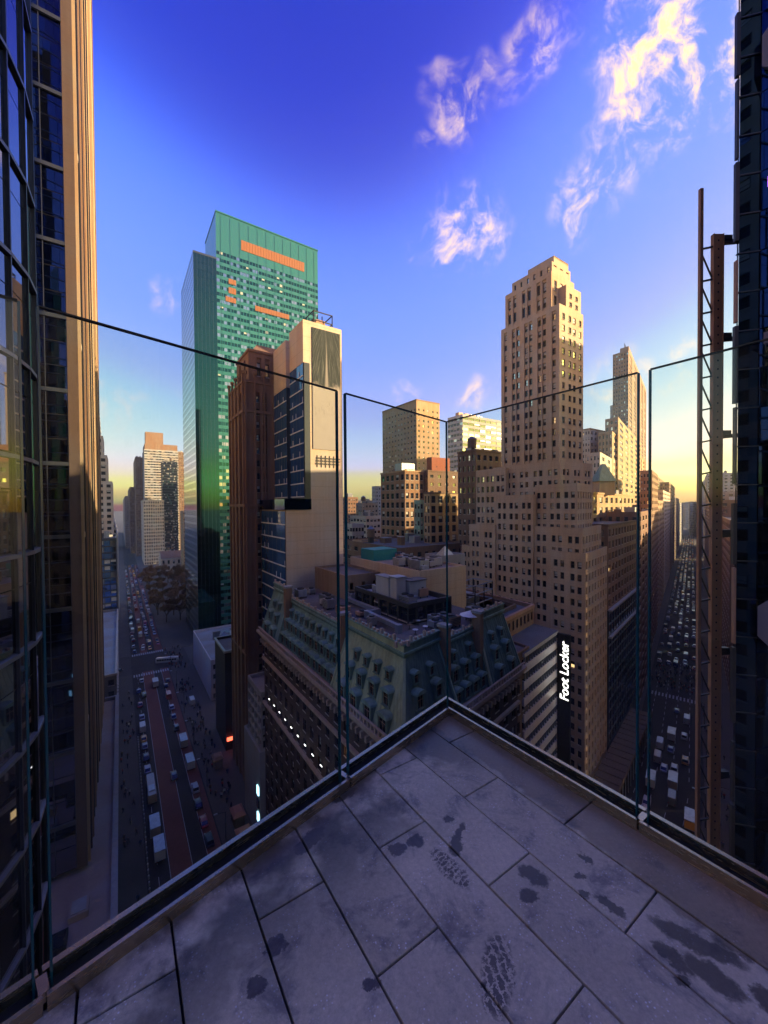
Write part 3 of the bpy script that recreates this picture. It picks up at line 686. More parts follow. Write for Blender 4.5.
# ---- far end of the street
def far_block(label, pxl, pxc, pxr, ytop, Y, wm, style=('frame_dark', 'win_dark'), n=(5, 6), fh=3.8, fr=.5, wh=.45, name='far_building', cap=None, z0=0, group=None, kw=None, limit=0, mixw=(.6, .17, .08, .145, .005), dl=None, dr=None, back=None, ytop_at=None, parapet=.9, groove=0.):
    """A block whose nearest corner shows at column pxc, faces running back to columns pxl and pxr along the street grid."""
    d = pdir(pxc, 506); c = Vector((d.x, d.y))*(Y/d.y); dl = dl or U42; dr = dr or N7
    nl = Vector((dl.y, -dl.x)); nr = Vector((dr.y, -dr.x))
    A = on_plane(pxl, c, nl); B = on_plane(pxr, c, nr)
    if (A-c).length < 3: A = c+dl*12
    if (B-c).length < 3: B = c+dr*12
    poly = [A, c, B, A+(B-c)]
    z1 = zat(pxc, ytop, c)
    sp = lambda k: dict(cols=even(k, fr), fh=fh, wh=wh, groove=groove, **(kw or {}))
    o = simple_building(name, label, poly, z1, [sp(n[0]), sp(n[1])], wm, style, cap=cap, z0=z0, group=group, limit=limit, mixw=mixw, parapet=parapet)
    return o, poly, z1
far_block('cream stone block with even window grid at the far park corner', 141, 143.5, 164, 500, 540, 'cream', n=(4, 9), fh=4.6, fr=.55, wh=.55, cap='limestone')
o, poly, z1 = far_block('pale banded office tower with brown cap beyond the park trees', 143, 145, 179, 449, 600, 'whitewall', n=(6, 12), fh=4., fr=.93, wh=.5)
mb = MB(); mb.prism(inset(poly, 1), z1, z1+9, 'brown'); c_ = poly[1]; mb.prism([poly[1]+N7*2+U42*2, poly[1]+N7*26+U42*2, poly[1]+N7*26+U42*20, poly[1]+N7*2+U42*20], z1+9.01, z1+27, 'brown'); mb.build('cap', o)
far_block('black glass slab tower standing before the pale banded office tower', 161.5, 163, 178, 461, 560, 'mullion', (None, 'win_dark'), n=(4, 12), fh=3.8, fr=.9, wh=.7)
far_block('slim brown tower left of the pale banded office tower', 134, 136, 146, 457, 640, 'brown', n=(3, 5))
far_block('dark brown block low beside the slim brown tower', 128, 130, 140, 487, 680, 'brown2', n=(3, 5))
far_block('grey brown block at the street end, second from the gap', 123, 125, 133, 496, 760, 'haze_brown', n=(3, 5))
far_block('brown slab between the black glass slab and the green tower', 176, 178, 187, 452, 640, 'brown2', n=(3, 5))
far_block('pale stone block left of the far street gap', 106, 107, 113, 499, 800, 'haze_grey', n=(3, 5))
far_block('ochre block directly behind the park trees', 180, 183, 194, 511, 470, 'ochre', n=(3, 6))
# low library with a pitched roof
d = pdir(160, 506); lc = Vector((d.x, d.y))*(485/d.y)
lib = thing('library_building', 'low pale building with pitched roof behind the brown trees', 'building', V3(lc, 0)); wins = []
lp = [lc+U42*30, lc, lc+N7*40, lc+N7*40+U42*30]
mass(lib, lp, 0, 16, [FS(4), FS(7, 7, .4, .6)], 'cream', wins, cap='limestone'); emit_windows(lib, wins)
mb = MB(); r0, r1 = lc+U42*15, lc+U42*15+N7*40
mb.poly([V3(lp[1], 16.1), V3(lp[2], 16.1), V3(r1, 24), V3(r0, 24)], 'brown'); mb.poly([V3(lp[3], 16.1), V3(lp[0], 16.1), V3(r0, 24), V3(r1, 24)], 'brown'); mb.poly([V3(lp[0], 16.1), V3(lp[1], 16.1), V3(r0, 24)], 'cream'); mb.poly([V3(lp[2], 16.1), V3(lp[3], 16.1), V3(r1, 24)], 'cream'); mb.build('pitched_roof', lib)

# ---- green glass tower
SG = 250.
tgc = t_on_s(196.5, SG)
gt = thing('green_glass_tower', 'tall green glass tower with orange louvre panels near the top', 'building', V3(XY(SG, tgc), 0)); wins = []; winsd = []
cS = XY(SG, tgc); zlow = zat(194.2, 250.7, cS)
tsl = t_on_s(219.5, SG); tsr = t_on_s(320, SG); zhi = zat(219.5, 212.4, XY(SG, tsl))
gsp = dict(cols=even(34, .86), fh=4.1, wh=.5, depth=.12, zs=6, ze=22, span='green_spandrel', sill=.3)
mb = MB()
facade(mb, XY(SG, tsl), XY(SG, tsr), 0, zhi, gsp, wins, 'green_spandrel')
for a, b_ in ((XY(SG, tsr), XY(SG+34, tsr)), (XY(SG+34, tsr), XY(SG+34, tsl)), (XY(SG+34, tsl), XY(SG, tsl))): facade(mb, a, b_, 0, zhi, None, wins, 'green_spandrel')
mb.poly([V3(q_, zhi) for q_ in (XY(SG, tsl), XY(SG, tsr), XY(SG+34, tsr), XY(SG+34, tsl))], 'roofing'); mb.build('wall', gt)
emit_windows(gt, wins, (None, 'pane_green_dark'), 0, (.7, .03, .01, .26, 0))
lw = MB(); lo = [XY(SG-.6, tgc), XY(SG-.6, tsl+.01), XY(SG+52, tsl+.01), XY(SG+52, tgc)]
winsd = []
facade(lw, lo[0], lo[1], 0, zlow, dict(cols=even(6, .95), fh=4.1, wh=.62, depth=.08, zs=4, ze=1, span='pane_green_dark'), winsd, 'mullion')
wn = []
facade(lw, lo[3], lo[0], 0, zlow, dict(cols=even(18, .95), fh=4.1, wh=.7, depth=.06, zs=4, ze=1, span='pane_silver'), wn, 'mullion')
facade(lw, lo[1], lo[2], 0, zlow, None, wn, 'mullion'); facade(lw, lo[2], lo[3], 0, zlow, None, wn, 'mullion'); lw.poly([V3(q_, zlow) for q_ in lo], 'roofing')
lw.build('wing_wall', gt); emit_windows(gt, winsd, (None, 'pane_green_dark'), 0, (1, 0, 0, 0, 0)); emit_windows(gt, wn, (None, 'pane_silver'), 0, (1, 0, 0, 0, 0))
def west_panel(root, px0, px1, y0, y1, S, m, name, n=1, out=.25, label=None, gap=.12):       # panels standing proud of a west wall
    t0, t1 = t_on_s(px0, S, (y0+y1)/2), t_on_s(px1, S, (y0+y1)/2)
    za, zb = zat(px0, y1, XY(S, t0)), zat(px0, y0, XY(S, t0)); w_ = (t1-t0)/n
    for i in range(n):
        mb = MB(); mb.prism([XY(S-out, t0+w_*i+gap/2), XY(S-out, t0+w_*(i+1)-gap/2), XY(S+.05, t0+w_*(i+1)-gap/2), XY(S+.05, t0+w_*i+gap/2)], za, zb, m); o_ = mb.build(name, root)
        if label: o_['label'] = label
west_panel(gt, 241, 304, 240, 250, SG, 'louvre', 'louvre_panel', 24)
west_panel(gt, 228.5, 236, 278.5, 283.5, SG, 'louvre', 'louvre_panel', 3); west_panel(gt, 228.5, 236, 287, 293, SG, 'louvre', 'louvre_panel', 3); west_panel(gt, 225.5, 236, 296, 301, SG, 'louvre', 'louvre_panel', 4)
west_panel(gt, 255, 289, 305.5, 310.5, SG, 'louvre', 'louvre_panel', 13)
for i in range(12):
    t0 = tsl+(tsr-tsl)*(i+.5)/12; mb = MB(); mb.prism([XY(SG-.22, t0-.12), XY(SG-.22, t0+.12), XY(SG+.05, t0+.12), XY(SG+.05, t0-.12)], 6, zhi-1, 'green_spandrel'); mb.build('mullion', gt)
mb = MB(); mb.prism(rect_st(SG-.4, SG+34.3, tsl-.2, tsr+.3), zhi+.004, zhi+.8, 'green_spandrel'); mb.build('coping', gt)

# ---- low blocks at the avenue corner
lb = simple_building('corner_shop_block', 'low mauve shop block at the foot of the green glass tower', rect_st(172, 219, 30, 52), 17, [FS(6), FS(12)], 'pinkwhite', roof='roof_light')
for i, m_ in enumerate(('orange_roof', 'lamp_warm', 'car_red')):
    mb = MB(); mb.prism([XY(171.6, 31.5+i*6), XY(171.6, 36.5+i*6), XY(171.9, 36.5+i*6), XY(171.9, 31.5+i*6)], 4+i, 8+i, m_); mb.build('shop_sign', lb)
bb = simple_building('black_billboard_block', 'narrow black block with red light at its foot beside brown tower', rect_st(134, 150, 27.6, 34), 33, [None, None], 'black_paint', cap='galv')
mb = MB(); mb.obox(XY(133.6, 29), U42, .5, 2.2, 3.4, 4.4, 'lamp_red'); mb.build('sign_lamp', bb)

# ---- brown terracotta tower
SB, TB = 112., 29.
bt = thing('brown_gothic_tower', 'slender brown terracotta tower with ribbed shaft and peaked crown', 'building', V3(XY(SB, TB), 0)); wins = []
zc1 = zat(243, 383, XY(SB+3, TB+3)); zc2 = zat(245, 352, XY(SB+4, TB+4))
bs = dict(cols=cols_at([.2, .5, .8], .8), fh=3.7, wh=.5, groove=.5, depth=.25, zs=10, ze=3); bsw = dict(cols=cols_at([.16, .24, .5, .58, .86], .55), fh=3.7, wh=.5, groove=.55, depth=.25, zs=10, ze=3)
mass(bt, rect_st(SB, SB+17, TB, TB+24), 0, zc1, [bsw, None, None, bs], 'terracotta', wins, cap='terracotta')
mass(bt, rect_st(SB+1.6, SB+15, TB+1.8, TB+20), zc1-1, zc2, [dict(cols=cols_at([.16, .3, .5, .7], .6), fh=6, wh=.6, groove=.4, zs=2, ze=2), None, None, dict(cols=cols_at([.3, .7], .9), fh=6, wh=.6, groove=.4, zs=2, ze=2)], 'terracotta', wins, cap='terracotta')
emit_windows(bt, wins, ('frame_dark', 'win_dark'), 40)
mb = MB(); cc = rect_st(SB+3, SB+13.5, TB+3, TB+18); ce = [XY(SB+8, TB+6), XY(SB+8, TB+14), XY(SB+8.4, TB+14), XY(SB+8.4, TB+6)]
mb.frustum(cc, zc2-.2, ce, zc2+4.2, 'brown2'); mb.build('peaked_roof', bt)
for i in range(10):                                           # ribs on both faces
    mb = MB()
    if i < 5: c_ = XY(SB-.18, TB+.4+i*2.6)
    else: c_ = XY(SB+.4+(i-5)*4.05, TB-.18)
    mb.obox(c_, U42, .5, .5, 0.2, zc1+1.6, 'terracotta'); mb.prism([Vector((c_.x, c_.y))+Vector(v_) for v_ in ((-.4, -.4), (.4, -.4), (.4, .4), (-.4, .4))], zc1+1.61, zc1+2.4, 'terracotta'); mb.build('rib', bt)
for z in (38, 80, zc1-9):
    mb = MB(); mb.prism(rect_st(SB-.35, SB+17.3, TB-.35, TB+24.3), z, z+.8, 'terracotta'); mb.build('band_course', bt)

# ---- small white finned block in front of it
wb = thing('white_finned_block', 'small white finned block with glowing screen at pavement level', 'building', V3(XY(96, 27.5), 0)); wins = []
mass(wb, rect_st(92.4, 104, 27.0, 34), 22, 36, [dict(cols=even(3, .7), fh=2.8, wh=.75, depth=.5), None, None, dict(cols=even(4, .75), fh=2.8, wh=.75, depth=.5)], 'concrete', wins, roof='roof_light')
mass(wb, rect_st(92.0, 106, 26.4, 34), 0, 22, [None, None, None, None], 'concrete', [], roof='roof_light'); emit_windows(wb, wins, (None, 'win_dark'), 60)
for k in range(3):
    mb = MB(); mb.prism([XY(92.6, 26.1), XY(92.6, 26.38), XY(93.9, 26.38), XY(93.9, 26.1)][::1], 5+k*3.2, 7.0+k*3.2, 'screen_blue' if k != 1 else 'win_blue'); mb.build('screen', wb)

# ---- tan hotel slab with blue glass and the mural
SM = 92.
tm0 = t_on_s(286, SM); tm1 = t_on_s(343, SM); tmu = t_on_s(311, SM)
mh = thing('mural_hotel', 'tan slab hotel with faded mural wall and stepped blue glass side', 'building', V3(XY(SM, tm0), 0))
zlo = zat(286, 499, XY(SM, tm0)); zup = zat(311, 321, XY(SM, tmu))
mb = MB()
mb.prism([XY(SM, tm0), XY(SM, tm1), XY(SM+19.6, tm1), XY(SM+19.6, tm0)], 20, zlo, 'cream', 'roofing', False)
zst = zat(290, 372, XY(SM+8, tmu)); zmid = zat(290, 345, XY(SM+8, tmu))
mb.prism([XY(SM-.003, tmu), XY(SM-.003, tm1+.003), XY(SM+19.6, tm1+.003), XY(SM+19.6, tmu)], zlo-.5, zup, 'cream', 'roofing', False)
mb.build('wall', mh)
# upper north side: two glazed bays stepped in plan, tan crown above
def north_glass(root, s0, s1, t, z0, z1, ncol, fh, mt_='pane_blue', lab=None):
    nf = max(1, int(round((z1-z0)/fh))); f2 = (z1-z0)/nf; w_ = (s1-s0)/ncol
    for k in range(nf):
        mb = MB(); mb.prism([XY(s0, t-.18), XY(s1, t-.18), XY(s1, t+.02), XY(s0, t+.02)][::-1], z0+k*f2, z0+k*f2+.28, 'white_paint'); mb.build('sill_band', root)
        for i in range(ncol):
            mb = MB(); e_ = random.uniform(-.03, .03)
            mb.poly([V3(XY(s0+w_*(i+1)-.06, t-.05+e_), z0+k*f2+.3), V3(XY(s0+w_*i+.06, t-.05-e_), z0+k*f2+.3), V3(XY(s0+w_*i+.06, t-.05-e_), z0+(k+1)*f2-.02), V3(XY(s0+w_*(i+1)-.06, t-.05+e_), z0+(k+1)*f2-.02)], mt_); mb.build('pane', root)
            if random.random() < .35: mb = MB(); mb.prism([XY(s0+w_*i+.1, t-.14), XY(s0+w_*i+.35, t-.14), XY(s0+w_*i+.35, t-.06), XY(s0+w_*i+.1, t-.06)][::-1], z0+k*f2+.3, z0+k*f2+1.6, 'white_paint'); mb.build('blind', root)
    mb = MB(); mb.prism([XY(s0, t), XY(s1, t), XY(s1, t+.3), XY(s0, t+.3)][::-1], z0, z1, 'mullion'); mb.build('backing', root)
sA, sB_, sC = SM+.3, SM+9.5, SM+19.5
north_glass(mh, sA, sB_, tmu-1.6, zlo+.5, zst, 4, 3.5); north_glass(mh, sB_, sC, tmu-2.6, zlo+.5, zst-4, 5, 3.5)
for (s0, s1, tt, zz_) in ((sA-.3, sB_, tmu-1.7, zst), (sB_, sC, tmu-2.7, zst-4)):
    mb = MB(); mb.prism([XY(s0, tt), XY(s0, tmu+.01), XY(s1, tmu+.01), XY(s1, tt)], zz_, zup-(2 if s0 > sA else .0)-.01, 'cream'); mb.build('crown_wall', mh)
    mb = MB(); mb.prism([XY(s0, tt+.2), XY(s0, tmu), XY(s1, tmu), XY(s1, tt+.2)], zlo+.01, zz_-.01, 'mullion'); mb.build('bay_core', mh)
north_glass(mh, SM+.4, SM+19.5, tm0-.1, 24, zlo-3, 6, 3.4)
mb = MB(); mb.prism([XY(SM-.3, tm0-.5), XY(SM-.3, tmu-.02), XY(SM+19.8, tmu-.02), XY(SM+19.8, tm0-.5)], zlo-2.6, zlo+.02, 'win_blue'); mb.build('parapet_band', mh)
# mural: flat print on the wall
mt, t, b = principled('mural'); p = t.pos()
tt_ = t.v('DOT_PRODUCT', p, (N7.x, N7.y, 0)); sepp = t.new('ShaderNodeSeparateXYZ'); t.l.new(p, sepp.inputs[0]); zp = sepp.outputs[2]
tmL, tmR = t_on_s(313.5, SM), t_on_s(341, SM); zmB, zmT = zat(326, 450, XY(SM, (tmL+tmR)/2)), zat(326, 331, XY(SM, (tmL+tmR)/2))
un = t.m('DIVIDE', t.m('SUBTRACT', tt_, tmL), tmR-tmL); vn = t.m('DIVIDE', t.m('SUBTRACT', zp, zmB), zmT-zmB)
dx = t.m('SUBTRACT', un, .5); apex = t.m('SUBTRACT', 1.05, vn)
rayn = t.noise(t.v('MULTIPLY', t.v('ADD', p, (0, 0, 0)), (0, 0, 0)), 1) if False else None
angv = t.m('DIVIDE', dx, t.m('ADD', apex, .12)); cmbv = t.new('ShaderNodeCombineXYZ'); t.l.new(angv, cmbv.inputs[0]); t.l.new(t.m('MULTIPLY', apex, .5), cmbv.inputs[1])
rays = t.noise(cmbv.outputs[0], 9, 4, .7)
green = t.mix(t.ramp(rays, .45, .75), (.018, .028, .025), (.13, .145, .12))
tent = t.ramp(t.m('SUBTRACT', t.m('MULTIPLY', t.m('SUBTRACT', .62, t.m('ABSOLUTE', t.m('SUBTRACT', vn, .72))), .3), t.m('ABSOLUTE', dx)), .0, .05)
green = t.mix(t.m('MULTIPLY', t.ramp(t.m('SUBTRACT', t.m('MULTIPLY', apex, .16), t.m('ABSOLUTE', dx)), .0, .05), .5), green, (.5, .45, .36))
lower = t.mix(t.noise(p, .5, 5, .65), (.36, .32, .26), (.44, .39, .32))
band = t.m('MULTIPLY', t.ramp(vn, .26, .3), t.ramp(vn, .42, .38)); tx = t.ramp(t.noise(t.v('MULTIPLY', p, (2, 2, .9)), 1.2, 4, .8), .52, .6)
lower = t.mix(t.m('MULTIPLY', t.m('MULTIPLY', band, tx), .3), lower, (.16, .14, .12))
t.put(b.inputs['Base Color'], t.mix(t.ramp(t.m('ADD', vn, t.m('MULTIPLY', t.noise(p, .6, 4), .12)), .56, .62), lower, green)); b.inputs['Roughness'].default_value = .8
mb = MB(); mb.prism([XY(SM-.2, tmL), XY(SM-.2, tmR), XY(SM-.02, tmR), XY(SM-.02, tmL)], zmB, zmT, 'mural'); mb.build('mural', mh)
mb = MB()
for i in range(6):                                             # row of small dark letters under the mural
    ta = tmL+(tmR-tmL)*(.08+i*.15); zA = zat(326, 463, XY(SM, (tmL+tmR)/2))
    for dz in (0, .9, 1.8): mb.prism([XY(SM-.15, ta+dz*.12), XY(SM-.15, ta+dz*.12+.9), XY(SM-.02, ta+dz*.12+.9), XY(SM-.02, ta+dz*.12)], zA-.5+dz*.8, zA-.15+dz*.8, 'frame_dark')
    mb.prism([XY(SM-.14, ta+.4), XY(SM-.14, ta+.6), XY(SM-.03, ta+.6), XY(SM-.03, ta+.4)], zA-1.2, zA+1.8, 'frame_dark')
mb.build('wall_lettering', mh)
mb = MB()
for i in range(26): 
    z = 22+i*4.3
    if z < zup-3: mb.prism([XY(SM-.02, tm0+.05 if z < zlo else tmu+.05), XY(SM-.02, tm1-.05), XY(SM+.01, tm1-.05), XY(SM+.01, tm0+.05 if z < zlo else tmu+.05)], z, z+.06, 'tan')
mb.build('wall_joint', mh, 'stuff')
mb = MB(); tp = rect_st(SM+3, SM+14, tmu+2.5, tm1-1.2)          # roof plant cage
for q_ in tp+inset(tp, 2): mb.bar(V3(q_, zup), V3(q_, zup+4.6), .25, 'frame_dark')
for z in (zup+2.2, zup+4.5):
    for i in range(4): mb.bar(V3(tp[i], z), V3(tp[(i+1) % 4], z), .22, 'frame_dark')
mb.build('roof_cage', mh)
mb = MB(); ip = inset(tp, 1.4); mb.prism(ip, zup-.2, zup+3.2, 'rust'); mb.frustum(ip, zup+3.21, inset(ip, 1.2), zup+4.0, 'galv'); mb.build('roof_plant', mh)

# =================================================================== THE HOTEL WITH THE MANSARD ROOF
TN = 27.6
BL0 = Vector((2.56, 46.4))                                     # a point on its avenue front
def bwl(k, o=0.): return BL0+BW*k+BN*o
k_ = (TN-BL0.dot(N7))/BW.dot(N7); C0 = bwl(k_)
A0 = XY(91.5, TN); B0_ = C0+BW*32; D0 = XY(91.5, B0_.dot(N7))
hp = [A0, C0, B0_, D0]
ZC = 51.0
hotel = thing('mansard_hotel', 'ornate dark brick hotel with green copper mansard roof and dormers', 'building', V3(C0, 0)); wins = []
mass(hotel, hp, 0, ZC-1.2, [dict(cols=even(17, .42), fh=3.9, wh=.6, depth=.35, zs=8, ze=.8), dict(cols=even(10, .45), fh=3.9, wh=.6, depth=.35, zs=8, ze=.8)], 'brick_dark', wins, parapet=.1)
emit_windows(hotel, wins, ('frame_dark', 'win_dark'), 0, (.66, .12, .06, .15, .01))
def front(i): return (hp[0], hp[1]) if i == 0 else (hp[1], hp[2])
# cornice in courses, with brackets
for (o_, za, zb, m_) in ((.55, ZC-1.6, ZC-1.0, 'stone_trim'), (1.0, ZC-.998, ZC-.5, 'stone_trim'), (1.35, ZC-.498, ZC+.05, 'stone_trim')):
    mb = MB(); mb.prism(inset(hp, -o_), za, zb, m_); mb.build('cornice', hotel)
mb = MB()
for i in (0, 1):
    a, b_ = front(i); u = (b_-a).normalized(); n = Vector((u.y, -u.x)); Ln = (b_-a).length
    for j in range(int(Ln/1.3)): mb.obox(a+u*(j+.5)*1.3+n*.5, u, .4, 1.1, ZC-2.5, ZC-1.62, 'stone_trim')
    for zz_ in (34.0, 44.5): mb.prism([a+n*.02, b_+n*.02, b_+n*.55, a+n*.55][::-1], zz_, zz_+.5, 'stone_trim')
mb.build('bracket_row', hotel, 'stuff')
mb = MB()
for i in (0, 1):                                                # balustrade on the cornice edge
    a, b_ = front(i); u = (b_-a).normalized(); n = Vector((u.y, -u.x)); Ln = (b_-a).length
    for j in range(int(Ln/.9)): mb.obox(a+u*(j+.5)*.9+n*1.05, u, .28, .25, ZC+.05, ZC+.75, 'stone_trim')
    mb.prism([a+n*.9-u*.5, b_+n*.9+u*.5, b_+n*1.2+u*.5, a+n*1.2-u*.5][::-1], ZC+.76, ZC+.95, 'stone_trim')
mb.build('balustrade', hotel, 'stuff')
ZM = 59.6
# slopes: each front is end pavilion / middle / end pavilion
segs = {0: [(0., .2, 'pav'), (.2, .66, 'mid'), (.66, 1.0, 'pav')], 1: [(0., .36, 'pav'), (.36, .66, 'mid'), (.66, 1., 'pav')]}
def dormer_mesh(w_, h_, dep, hood, body='copper_dark'):
    mb = MB(); hw = w_/2
    for x in (-1, 1):                                           # cheeks
        xs = x*hw; mb.poly([(xs, 0, 0), (xs, dep, 0), (xs, dep, h_), (xs, 0, h_)], body)
        mb.poly([(xs*.72, 0, .18), (xs, 0, .18), (xs, 0, h_), (xs*.72, 0, h_)] if x > 0 else [(xs, 0, .18), (xs*.72, 0, .18), (xs*.72, 0, h_), (xs, 0, h_)], body)
        mb.poly([(xs*.72, 0, .18), (xs*.72, .22, .18), (xs*.72, .22, h_), (xs*.72, 0, h_)], body)
    mb.poly([(-hw-.1, -.12, 0), (hw+.1, -.12, 0), (hw+.1, -.12, .18), (-hw-.1, -.12, .18)], body); mb.poly([(-hw-.1, -.12, .18), (hw+.1, -.12, .18), (hw+.1, .25, .18), (-hw-.1, .25, .18)], body)
    N_ = 7; arc = []
    for i in range(N_+1):
        a = math.pi*i/N_; arc.append((-(hw+.16)*math.cos(a), h_+hood*math.sin(a)))
    for (x0, z0), (x1, z1) in zip(arc[:-1], arc[1:]):
        mb.poly([(x0, -.2, z0), (x1, -.2, z1), (x1, dep+.5, z1), (x0, dep+.5, z0)], 'copper')
    mb.poly([(x, -.2, z) for x, z in arc], 'copper'); mb.poly([(hw+.16, -.2, h_), (-hw-.16, -.2, h_), (-hw-.16, .2, h_), (hw+.16, .2, h_)], body)
    return mesh_of(mb, 'dormer')
def dormer_win(w_, h_):
    mb = MB(); hw = w_*.36
    Q = lambda x0, x1, z0, z1, y, m: mb.poly([(x0, y, z0), (x1, y, z0), (x1, y, z1), (x0, y, z1)], m)
    Q(-hw, hw, .18, h_, .2, 'win_dark')
    for x in (-hw, hw-.07): Q(x, x+.07, .18, h_, .15, 'rust')
    Q(-.04, .04, .18, h_, .14, 'rust'); Q(-hw, hw, .18+(h_-.18)*.55, .18+(h_-.18)*.55+.07, .145, 'rust'); Q(-hw, hw, h_-.12, h_, .15, 'rust')
    return mesh_of(mb, 'dormer_window')
DM = {'big': (dormer_mesh(1.55, 2.0, 1.6, .55), dormer_win(1.55, 2.0)), 'small': (dormer_mesh(1.05, 1.45, 1.2, .4), dormer_win(1.05, 1.45)), 'wide': (dormer_mesh(2.1, 2.1, 1.7, .6), dormer_win(2.1, 2.1))}
def put_dormer(kind, pos, ang):
    o = inst('dormer', DM[kind][0], hotel, pos, ang); wo_ = bpy.data.objects.new('dormer_window', DM[kind][1]); COL.objects.link(wo_); wo_.parent = o
for i in (0, 1):
    a, b_ = front(i); u = (b_-a).normalized(); n = Vector((u.y, -u.x)); Ln = (b_-a).length; ang = math.atan2(u.y, u.x)
    for si, (f0, f1, kd) in enumerate(segs[i]):
        x0, x1 = f0*Ln, f1*Ln; pav = kd == 'pav'
        o0 = .55 if pav else -.35; run_in = 3.0 if pav else 2.4; zt = ZM+(.7 if pav else -.5)
        P0, P1 = a+u*x0, a+u*x1
        corner_r = (i == 0 and f1 == 1.0); corner_l = (i == 1 and f0 == 0.)
        tp0, tp1 = x0+(.9 if pav else 0), x1-(.9 if pav else 0)
        bl, br = P0+n*o0, P1+n*o0; tl, tr_ = a+u*tp0+n*(o0-run_in), a+u*tp1+n*(o0-run_in)
        if corner_r: br = inset(hp, -o0)[1]; tr_ = inset(hp, run_in-o0)[1]
        if corner_l: bl = inset(hp, -o0)[1]; tl = inset(hp, run_in-o0)[1]
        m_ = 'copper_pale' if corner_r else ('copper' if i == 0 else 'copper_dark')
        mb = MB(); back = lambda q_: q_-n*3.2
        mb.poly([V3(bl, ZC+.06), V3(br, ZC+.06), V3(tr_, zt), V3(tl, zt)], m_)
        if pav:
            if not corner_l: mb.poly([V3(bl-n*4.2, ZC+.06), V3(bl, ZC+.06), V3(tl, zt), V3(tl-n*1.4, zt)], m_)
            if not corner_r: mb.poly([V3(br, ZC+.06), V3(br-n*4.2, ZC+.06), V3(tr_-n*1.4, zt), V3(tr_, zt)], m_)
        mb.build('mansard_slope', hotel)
        # standing seams
        sm = MB(); ns = int((br-bl).length/.75)
        for j in range(1, ns):
            f = j/ns; q0 = V3(bl.lerp(br, f), ZC+.1); q1 = V3(tl.lerp(tr_, f), zt-.05); sm.bar(q0+V3(n, .3)*.03, q1+V3(n, .3)*.03, .07, m_)
        sm.build('standing_seam', hotel, 'stuff')
        # hips
        if pav:
            for (q0, q1, ok) in ((bl, tl, not corner_l), (br, tr_, True)):
                if ok: mb = MB(); mb.bar(V3(q0, ZC+.1), V3(q1, zt), .42, 'copper_pale' if (i == 0 and corner_r) or (i == 1 and si == 2 and q0 is bl) else 'copper', .36); mb.build('hip_roll', hotel)
        # crown cornice / parapet of each section
        th = 1.7 if pav else 1.1
        c0, c1 = (tl if corner_l else tl-u*.25), (tr_ if corner_r else tr_+u*.25)
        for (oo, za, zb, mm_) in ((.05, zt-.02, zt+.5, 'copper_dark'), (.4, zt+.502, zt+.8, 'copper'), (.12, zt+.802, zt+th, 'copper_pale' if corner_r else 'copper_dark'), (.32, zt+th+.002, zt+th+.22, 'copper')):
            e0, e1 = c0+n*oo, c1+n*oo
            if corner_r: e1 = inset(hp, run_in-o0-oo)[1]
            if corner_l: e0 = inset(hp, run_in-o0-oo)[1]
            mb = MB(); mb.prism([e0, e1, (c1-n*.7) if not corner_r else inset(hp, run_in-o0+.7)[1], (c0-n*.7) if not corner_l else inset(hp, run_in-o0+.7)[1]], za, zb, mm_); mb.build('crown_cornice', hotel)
        nd = max(2, int((tp1-tp0)/2.2)); mb = MB()
        for j in range(int((tp1-tp0)/1.0)): mb.obox(a+u*(tp0+(j+.5)*1.0)+n*(o0-run_in+.05), u, .35, .35, zt+th+.22, zt+th+(.55 if j % 3 else .95), 'stone_trim')
        mb.build('cresting', hotel, 'stuff')
        # dormers in rows on the slope
        sl = lambda h: o0-run_in*(h/(zt-ZC))                     # offset of the slope at height h above the cornice
        W_ = x1-x0
        if pav:
            nb, nm, nt = max(2, int(W_/4.4)), max(2, int(W_/4.4)), max(1, int(W_/6.0))
            rows = [(.35, 'wide' if i == 0 else 'big', nb, .1), (3.2, 'big', nm, .14), (6.0, 'small', nt+1, .2)]
        else:
            nb = int(W_/2.25); rows = [(.3, 'big', nb, .0), (3.1, 'big', max(2, nb-1), .02), (5.7, 'small', max(2, nb-2), .03)]
        for (h, kdm, cnt, marg) in rows:
            for j in range(cnt):
                x = x0+W_*(marg+(1-2*marg)*(j+.5)/cnt); q_ = a+u*x+n*(sl(h)+.25); put_dormer(kdm, V3(q_, ZC+h), ang)
# chimneys / piers at the joints between sections
for i in (0, 1):
    a, b_ = front(i); u = (b_-a).normalized(); n = Vector((u.y, -u.x)); Ln = (b_-a).length
    for f in (.2, .66) if i == 0 else (.36, .66):
        mb = MB(); c_ = a+u*f*Ln+n*(-1.9); mb.obox(c_, u, 1.0, 1.5, ZC+.5, ZM+3., 'brown'); mb.obox(c_, u, 1.3, 1.8, ZM+3.002, ZM+3.4, 'concrete'); mb.build('chimney', hotel)
mb = MB(); ri = inset(hp, 3.2); mb.prism(ri, ZC-.5, ZM+.2, 'copper_dark', 'roofing', False); mb.build('roof_deck', hotel)
for j in range(13):                                              # small lamps along a ledge of the street front
    a, b_ = front(0); u = (b_-a).normalized(); n = Vector((u.y, -u.x)); x = (b_-a).length*(.1+j*.062)
    mb = MB(); mb.obox(a+u*x+n*.65, u, .7, .1, 37.0, 37.1, 'lamp_white'); mb.build('ledge_lamp', hotel)

